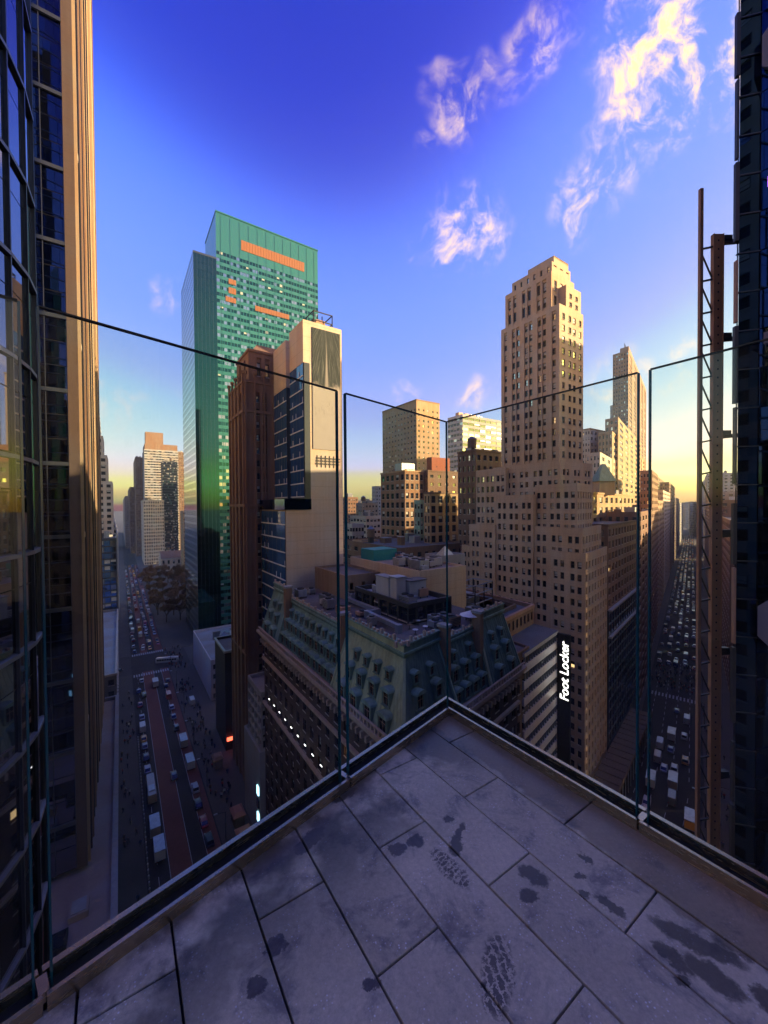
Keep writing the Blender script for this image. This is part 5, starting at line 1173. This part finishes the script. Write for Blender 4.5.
for k in range(20):                                              # uneven edge fins on the corner
    mb = MB(); z = 40+k*4.1; mb.obox(pA-uA*.03, uA, .16 if k % 2 else .1, .2, z, z+(3.9 if k % 3 else 3.1), 'rust' if k % 4 == 0 else 'frame_dark'); mb.build('edge_fin', ts)
nn = Vector((dN.y, -dN.x))
masonry('mauve_metal', (.3, .25, .27), .1, rough=.5)
def oct_sign(pyc, hpx):
    zc_ = zat(768, pyc, pB+dN*.9); o = thing('wall_sign', '%s mauve octagonal ring sign on the blue glass tower' % ('lower' if pyc > 400 else 'upper'), 'sign', V3(pB+dN*1.2, zc_-1.6))
    Rr, rr = 1.95, 1.25; cx_ = 1.9; mb = MB()
    P = lambda x, z, d: V3(pB+dN*(cx_+x)+nn*d, zc_+z)
    A = [(math.cos(R(22.5+45*i)), math.sin(R(22.5+45*i))) for i in range(8)]
    for i in range(8):
        j = (i+1) % 8; a, b_ = A[i], A[j]
        for (d0, d1, ra, rb) in ((.3, .3, Rr, rr), (.05, .3, Rr, Rr), (.3, .05, rr, rr)):
            mb.poly([P(a[0]*ra, a[1]*ra, d0), P(b_[0]*ra, b_[1]*ra, d0), P(b_[0]*rb, b_[1]*rb, d1), P(a[0]*rb, a[1]*rb, d1)], 'mauve_metal')
    mb.build('ring', o)
    mb = MB(); mb.prism([pB+dN*(cx_-1.2)+nn*.05, pB+dN*(cx_+1.2)+nn*.05, pB+dN*(cx_+1.2)+nn*.25, pB+dN*(cx_-1.2)+nn*.25], zc_-.18, zc_+.18, 'mauve_metal'); mb.build('cross_bar', o)
oct_sign(50, 60); oct_sign(622, 70)
mb = MB(); zl = zat(765, 339, pB+dN*.6); mb.prism([pB+dN*.25+nn*.02, pB+dN*8+nn*.02, pB+dN*8+nn*.35, pB+dN*.25+nn*.35], zl-.3, zl+.25, 'mauve_metal'); o_ = mb.build('lintel_band', ts)
mb = MB(); mb.prism([pB+dN*.3+nn*.02, pB+dN*8+nn*.02, pB+dN*8+nn*.1, pB+dN*.3+nn*.1], 95.6, 96.1, 'lamp_violet'); mb.build('light_strip', ts)

masonry('mast_paint', (.62, .36, .2), .2, rough=.7, streak=.4)
mast = thing('hoist_mast', 'tall rust red hoist mast with lattice ties beside the blue glass tower', 'mast', V3(Vector(((708-384)/390*26, 26)), 0))
Ym = 26.
def mp_(px, Y=Ym): d = pdir(px, 506); return Vector((d.x, d.y))*(Y/d.y)
pM = mp_(715.5); pP = mp_(699.2); uM = (pM-pP).normalized(); mw = .68
zt_ = zat(714, 236, pM); zp_ = zat(699, 190, pP)
mb = MB(); mb.obox(pM, uM, mw, .22, 0.2, zt_, 'mast_paint'); 
mb.build('mast_column', mast)
nf_ = Vector((uM.y, -uM.x))
hm = MB(); hm.obox(Vector((0, 0)), (1, 0), .09, .03, -.055, .055, 'black_paint'); hme = mesh_of(hm, 'bolt_hole'); aM = math.atan2(uM.y, uM.x)
for k in range(96): inst('bolt_hole', hme, mast, V3(pM+nf_*.112, 48+k*.56) if 48+k*.56 < zt_-.3 else V3(pM+nf_*.112, 47.5-(k-76)*.56), aM)
for sx in (-1, 1): mb = MB(); mb.obox(pM+uM*sx*(mw/2-.03)+nf_*.13, uM, .06, .05, .2, zt_+.002, 'mast_paint'); mb.build('flange', mast)
mb = MB(); mb.obox(pP, uM, .2, .2, .2, zp_, 'rust'); mb.build('pole', mast)
zz_ = zat(714, 248, pM); k = 0
while zz_ > 30:
    mb = MB(); mb.bar(V3(pP, zz_-.15), V3(pM-uM*mw/2, zz_), .1, 'frame_dark'); mb.build('rung', mast)
    mb = MB(); mb.bar(V3(pP, zz_-.3), V3(pM-uM*mw/2, zz_-2.0), .07, 'frame_dark'); mb.build('brace', mast)
    zz_ -= 2.12
for py in (240, 338, 436, 536, 655, 780):
    z = zat(725, py, pM); e = pM+uM*1.55; mb = MB(); mb.bar(V3(pM+uM*mw/2, z), V3(e, z+.1), .24, 'frame_dark'); mb.build('tie_arm', mast)
    mb = MB(); mb.obox(pM+uM*.62, uM, .5, .35, z+.12, z+.4, 'frame_dark'); mb.build('tie_clamp', mast)

# =================================================================== VEHICLES
def loft(mb, st, m, cap=True):                                   # stations: (x, half width, z0, z1)
    rings = [[(x, -h, a), (x, h, a), (x, h*.97, b_*.75+a*.25), (x, h*.84, b_), (x, -h*.84, b_), (x, -h*.97, b_*.75+a*.25)] for x, h, a, b_ in st]
    for r0, r1 in zip(rings[:-1], rings[1:]):
        for i in range(6): j = (i+1) % 6; mb.poly([r0[i], r0[j], r1[j], r1[i]], m)
    mb.poly(rings[0][::-1], m); mb.poly(rings[-1], m)
def wheel_mesh(r, w_):
    mb = MB(); N_ = 12
    for k in range(N_):
        a, b_ = math.tau*k/N_, math.tau*(k+1)/N_; P = lambda an, y: (r*math.cos(an), y, r*math.sin(an)); Q = lambda an, y: (r*.6*math.cos(an), y, r*.6*math.sin(an))
        mb.poly([P(a, -w_), P(b_, -w_), P(b_, w_), P(a, w_)], 'tyre')
        for y in (-w_, w_): mb.poly([P(a, y), P(b_, y), Q(b_, y), Q(a, y)], 'tyre'); mb.poly([Q(a, y*.8), Q(b_, y*.8), (0, y*.8, 0)], 'rim')
    return mesh_of(mb, 'wheel')
WH = {'car': wheel_mesh(.33, .11), 'truck': wheel_mesh(.48, .15)}
_VM = {}
def vehicle_parts(kind, paint, second):
    key = (kind, paint, second)
    if key in _VM: return _VM[key]
    P = []
    def add(name, fn): mb = MB(); fn(mb); P.append((name, mesh_of(mb, name), None))
    def bx(mb, x0, x1, y0, y1, z0, z1, m): mb.prism([Vector((x0, y0)), Vector((x1, y0)), Vector((x1, y1)), Vector((x0, y1))], z0, z1, m)
    if kind in ('car', 'suv'):
        zt = 1.45 if kind == 'car' else 1.75; zb = .82 if kind == 'car' else 1.0
        add('body', lambda mb: loft(mb, [(-2.3, .78, .4, zb-.1), (-2.1, .88, .25, zb), (-1.2, .92, .22, zb+.06), (.9, .92, .22, zb+.02), (1.9, .88, .24, zb-.12), (2.25, .74, .38, zb-.25)], paint))
        add('window', lambda mb: loft(mb, [(-1.9 if kind == 'car' else -2.15, .74, zb, zb+.1), (-1.25 if kind == 'car' else -1.9, .72, zb, zt-.03), (.25, .72, zb, zt-.03), (1.0, .76, zb, zb+.12)], 'win_dark'))
        add('roof', lambda mb: loft(mb, [(-1.28 if kind == 'car' else -1.95, .66, zt-.05, zt), (-.6, .70, zt-.06, zt+.03), (.28, .67, zt-.05, zt)], paint))
        if second == 'taxi_light': add('roof_light', lambda mb: bx(mb, -.5, -.2, -.35, .35, zt+.03, zt+.2, 'headlamp'))
        xh, xt, zl, hw, wh, xs = 2.2, -2.27, zb-.25, .62, 'car', (-1.4, 1.38)
    elif kind == 'van':
        add('body', lambda mb: loft(mb, [(-2.7, .9, .4, 2.3), (-2.6, .98, .3, 2.45), (1.3, .98, .3, 2.45), (1.6, .96, .3, 2.2), (2.2, .95, .3, 1.25), (2.7, .88, .35, 1.05)], paint))
        add('windshield', lambda mb: mb.poly([(1.66, -.8, 2.1), (1.66, .8, 2.1), (2.16, .85, 1.32), (2.16, -.85, 1.32)][::-1], 'win_dark'))
        for y in (-1, 1): add('side_window', lambda mb: mb.poly([(.7, y*.985, 1.45), (1.6, y*.97, 1.45), (1.45, y*.93, 2.05), (.7, y*.95, 2.05)], 'win_dark'))
        xh, xt, zl, hw, wh, xs = 2.66, -2.72, .85, .7, 'car', (-1.7, 1.8)
    elif kind == 'truck':
        add('cab', lambda mb: loft(mb, [(2.0, 1.0, .5, 2.5), (3.0, 1.0, .5, 2.5), (3.5, 1.0, .5, 1.8), (4.1, .95, .5, 1.4)], second))
        add('cargo_box', lambda mb: bx(mb, -4., 1.9, -1.22, 1.22, .95, 3.5, paint))
        add('box_trim', lambda mb: (bx(mb, -4.05, 1.95, -1.26, 1.26, 3.3, 3.52, 'galv'), bx(mb, -4.05, 1.95, -1.25, 1.25, .9, 1.05, 'galv')))
        add('chassis', lambda mb: bx(mb, -3.9, 3.8, -.8, .8, .5, .93, 'frame_dark'))
        add('windshield', lambda mb: mb.poly([(3.06, -.82, 2.35), (3.06, .82, 2.35), (3.5, .85, 1.78), (3.5, -.85, 1.78)][::-1], 'win_dark'))
        xh, xt, zl, hw, wh, xs = 4.1, -4.06, .85, .75, 'truck', (-2.7, 3.1)
    else:                                                          # bus
        add('body', lambda mb: loft(mb, [(-6, 1.2, .35, 2.9), (-5.9, 1.27, .3, 3.05), (5.8, 1.27, .3, 3.05), (6, 1.2, .35, 2.8)], paint))
        for y in (-1, 1):
            for k in range(8): add('side_window', lambda mb: mb.poly([(-5.3+k*1.35, y*1.275, 1.45), (-4.15+k*1.35, y*1.275, 1.45), (-4.15+k*1.35, y*1.262, 2.35), (-5.3+k*1.35, y*1.262, 2.35)], 'win_dark'))
        add('windshield', lambda mb: mb.poly([(6.02, -1.05, 1.2), (6.02, 1.05, 1.2), (6.02, 1., 2.5), (6.02, -1., 2.5)], 'win_dark')); add('roof_unit', lambda mb: bx(mb, -4, -1, -.8, .8, 3.05, 3.3, 'galv'))
        xh, xt, zl, hw, wh, xs = 6.0, -6.02, .8, .9, 'truck', (-3.6, 3.9)
    for y in (-1, 1):
        add('headlight', lambda mb: bx(mb, xh-.06, xh+.03, y*hw-.16, y*hw+.16, zl-.09, zl+.09, 'headlamp')); add('tail_light', lambda mb: bx(mb, xt-.03, xt+.06, y*hw-.12, y*hw+.12, zl-.1, zl+.1, 'tail_red'))
    wy = .8 if wh == 'car' else 1.02
    for x in xs:
        for y in (-1, 1): P.append(('wheel', WH[wh], (x, y*wy, .33 if wh == 'car' else .48)))
    _VM[key] = P; return P
CAT = dict(car='car', suv='car', van='van', truck='truck', bus='bus')
NM = dict(car='car', suv='suv', van='delivery_van', truck='box_truck', bus='bus')
PLACED = []
def vehicle(kind, paint, loc, heading, label, second='car_white', group=None, z=.01):
    PLACED.append((Vector(loc).dot(U42), Vector(loc).dot(N7), dict(car=2.3, suv=2.3, van=2.8, truck=3.6, bus=5.3)[kind]))
    o = thing(NM[kind] if paint != 'taxi' else 'taxi', label, CAT[kind] if paint != 'taxi' else 'taxi', V3(loc, z), group); o.rotation_euler = (0, 0, heading); o.scale = (.86,)*3 if kind in ('truck', 'bus') else (1,)*3
    for (nm, me, off) in vehicle_parts(kind, paint, second):
        c = bpy.data.objects.new(nm, me); COL.objects.link(c); c.parent = o
        if off: c.location = off
    return o
_SV = {}
def small_vehicle(paint, loc, heading, label, group, z=.01, kind='car'):      # far off: one mesh
    k = (paint, kind)
    if k not in _SV:
        mb = MB()
        if kind == 'car': loft(mb, [(-2.25, .8, .25, .75), (-1.2, .92, .22, .88), (.9, .92, .22, .84), (2.2, .76, .3, .6)], paint); loft(mb, [(-1.8, .74, .82, .9), (-1.2, .7, .82, 1.4), (.25, .7, .82, 1.4), (1., .74, .82, .92)], 'win_dark'); loft(mb, [(-1.2, .66, 1.38, 1.43), (.2, .66, 1.38, 1.45)], paint)
        else: loft(mb, [(-2.8, .98, .3, 2.5), (1.4, .98, .3, 2.5), (2.1, .95, .3, 1.5), (2.8, .85, .35, 1.1)], paint); mb.poly([(1.5, -.8, 2.3), (1.5, .8, 2.3), (2.12, .85, 1.5), (2.12, -.85, 1.5)], 'win_dark')
        _SV[k] = mesh_of(mb, 'far_vehicle')
    o = bpy.data.objects.new('far_car' if kind == 'car' else 'far_van', _SV[k]); COL.objects.link(o); o.location = V3(loc, z); o.rotation_euler = (0, 0, heading); tag(o, label, kind, group); return o
A42 = math.atan2(U42.y, U42.x)
def at5(x, y): return gp(90+.3125*x, 580+.3125*y, .8)
V42 = [('van', 'car_white', 168, 472, 'car_white', 'white van parked along the bollards of the left street'), ('car', 'car_grey', 175, 528, '', 'grey car parked behind the white van by the bollards'), ('car', 'car_black', 179, 563, '', 'black car parked between grey cars by the bollards'), ('car', 'car_silver', 184, 602, '', 'silver car parked before the tan bus by the bollards'),
       ('bus', 'truck_tan', 196, 672, '', 'tan bus standing beside the row of bollards'), ('truck', 'truck_tan', 207, 790, 'car_grey', 'tan box truck behind the tan bus by the bollards'), ('truck', 'car_white', 221, 862, 'car_white', 'white box truck nearest the rail by the bollards'), ('car', 'car_silver', 166, 436, '', 'silver car parked ahead of the white van by the bollards'),
       ('car', 'car_black', 268, 622, '', 'black car alone in the middle lane of the left street'), ('suv', 'car_black', 173, 366, '', 'black suv in the red bus lane near the crossing'), ('truck', 'truck_white', 209, 332, 'car_red', 'white box truck with red cab near the crossing'), ('bus', 'car_white', 247, 258, '', 'white bus turning at the avenue crossing'),
       ('car', 'car_black', 243, 335, '', 'black car first in the queue after the crossing'), ('van', 'car_red', 251, 370, 'car_red', 'red van in the queue on the left street'), ('car', 'car_white', 261, 404, '', 'white car in the queue behind the red van'), ('car', 'car_grey', 267, 434, '', 'grey car in the queue behind the white car'), ('suv', 'car_black', 276, 470, '', 'black suv in the queue ahead of the first white box truck'),
       ('truck', 'truck_white', 298, 518, 'car_red', 'off white box truck with red cab in the queue'), ('truck', 'car_white', 319, 585, 'car_white', 'bright white box truck in the middle of the queue'), ('suv', 'car_silver', 336, 662, '', 'silver suv in the queue behind the bright white truck'), ('car', 'car_black', 346, 712, '', 'black car in the queue behind the silver suv'), ('car', 'car_red', 364, 768, '', 'dark red car in the queue near the rail'), ('suv', 'car_black', 381, 828, '', 'black suv last in the queue near the rail'),
       ('van', 'car_white', 326, 388, 'car_white', 'white van stopped at the right kerb of the left street')]
for (kd, pt, x, y, sec, lab) in V42: vehicle(kd, pt, at5(x, y), A42 if 'turning' not in lab else A42+1.2, lab, sec or pt)
rn = random.Random(41)
NEARC = [('car_black', 'black'), ('car_grey', 'grey'), ('car_silver', 'silver'), ('taxi', 'yellow'), ('car_blue', 'dark blue'), ('car_white', 'white')]
for s_ in range(66, 212, 6):
    for tt, where in ((17.2, 'in the outer row beside the right kerb'), (6.9, 'in the second row beside the bollards')):
        if rn.random() < .62:
            if any(abs(s_-a_) < l_+3.3 and abs(tt-b_) < 2.3 for a_, b_, l_ in PLACED): continue
            pt, nm_ = rn.choice(NEARC); vehicle(rn.choice(('car', 'car', 'suv')), pt, XY(s_+rn.uniform(-.7, .7), tt+rn.uniform(-.25, .25)), A42+rn.uniform(-.03, .03), '%s car %s of the left street' % (nm_, where), 'taxi_light' if pt == 'taxi' else pt, '%s cars %s' % (nm_, where))
rv = random.Random(3)
cols_far = ['car_white', 'car_white', 'car_grey', 'car_black', 'car_black', 'car_silver', 'car_red', 'taxi', 'car_blue']
for s in range(256, 640, 7):
    for tt in (5.2, 9.5, 12.8, 17.):
        if rv.random() < .8: small_vehicle(rv.choice(cols_far), XY(s+rv.uniform(-1.5, 1.5), tt+rv.uniform(-.4, .4)), A42+(math.pi if tt > 12 else 0), 'tiny vehicle in the far traffic of the left street', 'far traffic of the left street', kind='car' if rv.random() < .75 else 'van')
for s in range(150, 218, 7):
    if rv.random() < .6 and not any(abs(s-a_) < l_+2.6 and abs(5.6-b_) < 2.2 for a_, b_, l_ in PLACED): small_vehicle(rv.choice(cols_far), XY(s, 5.6), A42, 'small vehicle along the left kerb just before the crossing', 'vehicles at the left kerb before the crossing')
for tt in range(-30, 3, 7):
    for s in (229, 234, 241): 
        if rv.random() < .6: small_vehicle(rv.choice(cols_far), XY(s, tt), A42+math.pi/2, 'small vehicle waiting in the cross avenue on the left', 'vehicles in the cross avenue')
AB = math.atan2(BW.y, BW.x); AB2 = math.atan2(BW2.y, BW2.x)
def at6(x, y): return gp(600+.332*x, 540+.332*y, .9)
VB = [('van', 'car_white', 181, 612, 'car_white', 'white van left of the taxi on the right avenue'), ('truck', 'truck_white', 216, 588, 'car_white', 'tall white box truck in the middle of the right avenue'), ('car', 'car_grey', 213, 626, '', 'grey car behind the tall white box truck'), ('van', 'truck_white', 174, 653, 'car_white', 'cream van behind the white van on the right avenue'), ('van', 'car_silver', 262, 541, 'car_silver', 'silver van farthest in the near traffic of the avenue'), ('suv', 'car_white', 254, 588, '', 'white suv ahead of the taxi'), ('suv', 'taxi', 257, 660, 'taxi_light', 'yellow taxi driving on the right avenue'),
      ('car', 'car_silver', 193, 682, '', 'silver car beside the big white truck'), ('suv', 'car_white', 224, 684, '', 'white suv ahead of the tan truck'), ('truck', 'car_white', 154, 722, 'car_white', 'big white truck at the left of the near avenue'), ('truck', 'truck_tan', 220, 728, 'car_grey', 'tan truck in the middle of the near avenue'), ('car', 'car_white', 141, 782, '', 'white car behind the big white truck'), ('van', 'car_grey', 217, 776, 'car_grey', 'grey van behind the tan truck'), ('truck', 'truck_orange', 271, 845, 'truck_orange', 'orange yellow truck beside the hoist mast foot'), ('car', 'car_black', 231, 512, '', 'black car farthest left in the near avenue traffic'), ('car', 'car_white', 132, 812, '', 'white car nearest the rail on the right avenue')]
for (kd, pt, x, y, sec, lab) in VB: vehicle(kd, pt, at6(x, y), AB+.06, lab, sec or pt)
for d in range(105, 345, 7):
    for off in (-7.5, -3.8, -.4, 3.2, 6.6):
        if rv.random() < (.5 if d < 400 else .62): small_vehicle(rv.choice(cols_far), av(d+rv.uniform(-1.5, 1.5), off+rv.uniform(-.3, .3)), AB2, 'tiny vehicle in the far traffic of the right avenue', 'far traffic of the right avenue', kind='car' if rv.random() < .75 else 'van')

mb = MB()
for d in range(348, 1100, 8):
    for off in (-7.5, -3.8, -.4, 3.2, 6.6):
        if rv.random() < .62: mb.obox(av(d+rv.uniform(-1.5, 1.5), off), BW2, 4.4, 1.8, .3, 1., (pc := rv.choice(cols_far))); mb.obox(av(d-.3, off), BW2, 2.2, 1.5, 1.001, 1.45, pc)
o_ = mb.build('distant_traffic'); o_['kind'] = 'stuff'; o_['label'] = 'distant mass of cars filling the far avenue'; o_['category'] = 'traffic'
# =================================================================== PEOPLE
def person_mesh(step, coat, legs):
    bm = bmesh.new(); sk = bm.verts.layers.skin.verify()
    J = {}
    def jn(n, co, r, par=None):
        v = bm.verts.new(co); v[sk].radius = (r, r); J[n] = v
        if par: bm.edges.new((J[par], v))
    jn('pel', (0, 0, .95), .15); jn('ch', (.02, 0, 1.25), .17, 'pel'); jn('sh', (.02, 0, 1.43), .13, 'ch'); jn('nk', (.03, 0, 1.53), .06, 'sh'); jn('hd', (.05, 0, 1.66), .105, 'nk'); jn('tp', (.05, 0, 1.74), .07, 'hd')
    for s_, sg in (('l', 1), ('r', -1)):
        f = step*sg
        jn('hip'+s_, (0, sg*.1, .88), .1, 'pel'); jn('kn'+s_, (f*.18+.03, sg*.11, .48), .07, 'hip'+s_); jn('an'+s_, (f*.3-.05, sg*.11, .09), .05, 'kn'+s_); jn('ft'+s_, (f*.3+.12, sg*.12, .04), .045, 'an'+s_)
        jn('sl'+s_, (.02, sg*.2, 1.41), .08, 'sh'); jn('el'+s_, (-f*.1, sg*.26, 1.12), .06, 'sl'+s_); jn('wr'+s_, (-f*.18+.1, sg*.25, .88), .045, 'el'+s_); jn('hn'+s_, (-f*.2+.13, sg*.24, .79), .04, 'wr'+s_)
    J['pel'][sk].use_root = True
    me = bpy.data.meshes.new('p'); bm.to_mesh(me); bm.free(); o = bpy.data.objects.new('p', me); COL.objects.link(o); o.modifiers.new('s', 'SKIN')
    bpy.context.view_layer.update(); r = bpy.data.meshes.new_from_object(o.evaluated_get(bpy.context.evaluated_depsgraph_get())); bpy.data.objects.remove(o)
    r.materials.clear()
    for m in (coat, legs, 'skin', 'hair'): r.materials.append(MATS[m])
    for p_ in r.polygons:
        c = p_.center; p_.material_index = 1 if c.z < .85 and abs(c.y) < .2 else (3 if c.z > 1.69 or (c.z > 1.55 and c.x < .02) else (2 if c.z > 1.5 or c.z < .84 else 0)); p_.use_smooth = True
    r.name = 'person'; return r
plain('hair', (.03, .02, .015), .6); plain('coat_dark', (.03, .03, .035), .8); plain('coat_brown', (.12, .08, .05), .8); plain('coat_blue', (.04, .06, .12), .8); plain('coat_red', (.3, .05, .04), .8); plain('coat_pale', (.45, .42, .38), .8); plain('trousers', (.03, .035, .05), .8)
PM = [person_mesh(st_, c_, 'trousers') for st_ in (0., 1.) for c_ in ('coat_dark', 'coat_brown', 'coat_blue', 'coat_red', 'coat_pale')]
PL = ['dark', 'brown', 'blue', 'red', 'pale']
rp_ = random.Random(21)
def person(loc, where, group, z=.145):
    i = rp_.choice([0, 0, 0, 1, 2, 2, 3, 4, 5, 5, 6, 7, 8, 9]); o = bpy.data.objects.new('person', PM[i]); COL.objects.link(o); o.location = V3(loc, z); o.rotation_euler = (0, 0, rp_.uniform(0, 6.28)); h = rp_.uniform(.94, 1.06); o.scale = (h, h, h)
    tag(o, 'person in %s coat %s' % (PL[i % 5], where), 'person', '%s, %s coats' % (group, PL[i % 5]))
for k in range(90): person(XY(rp_.uniform(86, 200), rp_.uniform(19.6, 25.5)), 'on the right pavement of the left street', 'people on the right pavement of the left street')
for k in range(45): person(XY(rp_.uniform(60, 210), rp_.uniform(-1., 3.2)), 'on the left pavement of the left street', 'people on the left pavement of the left street')
for k in range(40): person(XY(rp_.uniform(214, 250), rp_.uniform(19.5, 27)), 'waiting at the avenue corner of the left street', 'people at the avenue corner', .02)
for k in range(110): person(av(rp_.uniform(70, 104), rp_.uniform(-9, 8)), 'in the crowd on the far plaza of the avenue', 'crowd on the avenue plaza', .01)
for k in range(40): person(av(rp_.uniform(-45, 60), rp_.uniform(9.2, 14)), 'on the right pavement of the right avenue', 'people on the right pavement of the avenue', .145)
# bollards along the left kerb
bmh = MB(); bmh.cyl(Vector((0, 0)), .16, 0, .95, 'concrete', 8); bmh.cyl(Vector((0, 0)), .17, .75, .86, 'white_paint', 8); bmh.cyl(Vector((0, 0)), .15, .951, 1.05, 'white_paint', 8, .05); bme = mesh_of(bmh, 'bollard')
for k in range(60):
    o = bpy.data.objects.new('bollard', bme); COL.objects.link(o); o.location = V3(XY(58+k*1.7, 3.95), .006); tag(o, 'short pale bollard in the long row along the left kerb', 'bollard', 'bollards along the left kerb')
# kiosk roofs on the right pavement
for (s, tt, l, w_, m_, lab) in ((93, 23.2, 7, 3.4, 'orange_roof', 'low kiosk with salmon roof on the right pavement'), (102, 23.6, 4.5, 3, 'orange_roof', 'second salmon roofed kiosk behind the first'), (128, 23.8, 4, 3, 'brown', 'brown roofed stall on the pavement by black block')):
    o = thing('street_kiosk', lab, 'kiosk', V3(XY(s, tt), .14)); mb = MB(); mb.obox(XY(s, tt), U42, l-.6, w_-.6, .14, 2.7, 'brown2'); mb.build('stall_body', o); mb = MB(); q_ = rect_st(s-l/2, s+l/2, tt-w_/2, tt+w_/2); c_ = XY(s, tt); mb.prism(q_, 2.7, 2.9, m_); mb.frustum(q_, 2.901, [c_+(v_-c_)*.6 for v_ in q_], 3.5, m_); mb.build('kiosk_roof', o)
# street lamps
def street_lamp(loc, arm, lab, grp):
    o = thing('street_lamp', lab, 'street lamp', V3(loc, .14), grp); mb = MB(); mb.cyl(loc, .14, .14, 8.5, 'frame_dark', 8, .08); mb.build('pole', o); mb = MB(); e = Vector(loc)+arm*2.2; mb.bar(V3(loc, 8.4), V3(e, 8.9), .1, 'frame_dark'); mb.build('arm', o); mb = MB(); mb.obox(e, arm, .8, .3, 8.75, 8.95, 'galv'); mb.build('lamp_head', o)
for k in range(7): street_lamp(XY(72+k*24, 19.5), -N7, 'dark street lamp on the right pavement of the left street', 'street lamps of the left street')
for k in range(5): street_lamp(av(-40+k*28 if -40+k*28 else 2, 9.2), -BN, 'dark street lamp on the right pavement of the avenue', 'street lamps of the avenue')

# =================================================================== TREES
masonry('bark', (.09, .065, .05), .3); 
mt, t, b = principled('winter_leaf'); p = t.pos(); t.put(b.inputs['Base Color'], t.mix(t.noise(p, .5, 3), (.13, .06, .022), (.27, .14, .05))); b.inputs['Roughness'].default_value = .9
def tree_meshes(seed):
    r = random.Random(seed); tm = MB(); tips = []
    def limb(a, d, L_, w_, lv):
        b_ = a+d*L_; tm.bar(a, b_, w_, 'bark', w_*.6)
        if lv == 0: tips.append(b_); return
        for i in range(4 if lv > 1 else 3):
            nd = (d+Vector((r.uniform(-.8, .8), r.uniform(-.8, .8), r.uniform(-.1, .6)))).normalized(); limb(a.lerp(b_, r.uniform(.6, 1.)), nd, L_*r.uniform(.55, .8), w_*.55, lv-1)
    limb(Vector((0, 0, 0)), Vector((0, 0, 1)), 5.2, .55, 3)
    cm = MB()
    for tp in tips:
        for k in range(42):
            c = tp+Vector((r.gauss(0, .75), r.gauss(0, .75), r.gauss(.1, .6))); a = Vector((r.uniform(-1, 1), r.uniform(-1, 1), r.uniform(-1, 1))).normalized(); b2 = a.orthogonal().normalized()
            sz = r.uniform(.25, .5); cm.poly([c-a*sz, c+b2*sz*.5, c+a*sz, c-b2*sz*.5], 'winter_leaf')
    return mesh_of(tm, 'trunk'), mesh_of(cm, 'crown')
TR = [tree_meshes(k) for k in (1, 2, 3)]
rt = random.Random(8)
TLAB = []
for row, (s0, n_) in enumerate(((312, 5), (330, 5), (352, 5), (378, 5), (410, 5), (440, 5), (470, 5), (505, 5))):
    for k in range(n_):
        loc = XY(s0+rt.uniform(-4, 4), 24+k*9+rt.uniform(-2, 2)); i = rt.randrange(3); sc = rt.uniform(1., 1.35)
        o = thing('park_tree', 'brown leaved park tree in the grove beside the left street', 'tree', V3(loc, .13), 'brown park trees'); o.rotation_euler = (0, 0, rt.uniform(0, 6)); o.scale = (sc, sc, sc)
        for nm, me in zip(('trunk', 'crown'), TR[i]): c = bpy.data.objects.new(nm, me); COL.objects.link(c); c.parent = o

# =================================================================== AIR
mt = bpy.data.materials.new('haze_air'); mt.use_nodes = True; t = NT(mt.node_tree); t.n.remove(t.n['Principled BSDF'])
pv = t.new('ShaderNodeVolumePrincipled'); pv.inputs['Color'].default_value = (.95, .93, .9, 1); pv.inputs['Density'].default_value = .00014; pv.inputs['Anisotropy'].default_value = .35
t.l.new(pv.outputs[0], t.n['Material Output'].inputs['Volume']); MATS['haze_air'] = mt
mb = MB(); mb.prism([Vector((-1900, -400)), Vector((2200, -400)), Vector((2200, 2600)), Vector((-1900, 2600))], -1, 275, 'haze_air'); hz = mb.build('haze'); hz['kind'] = 'stuff'
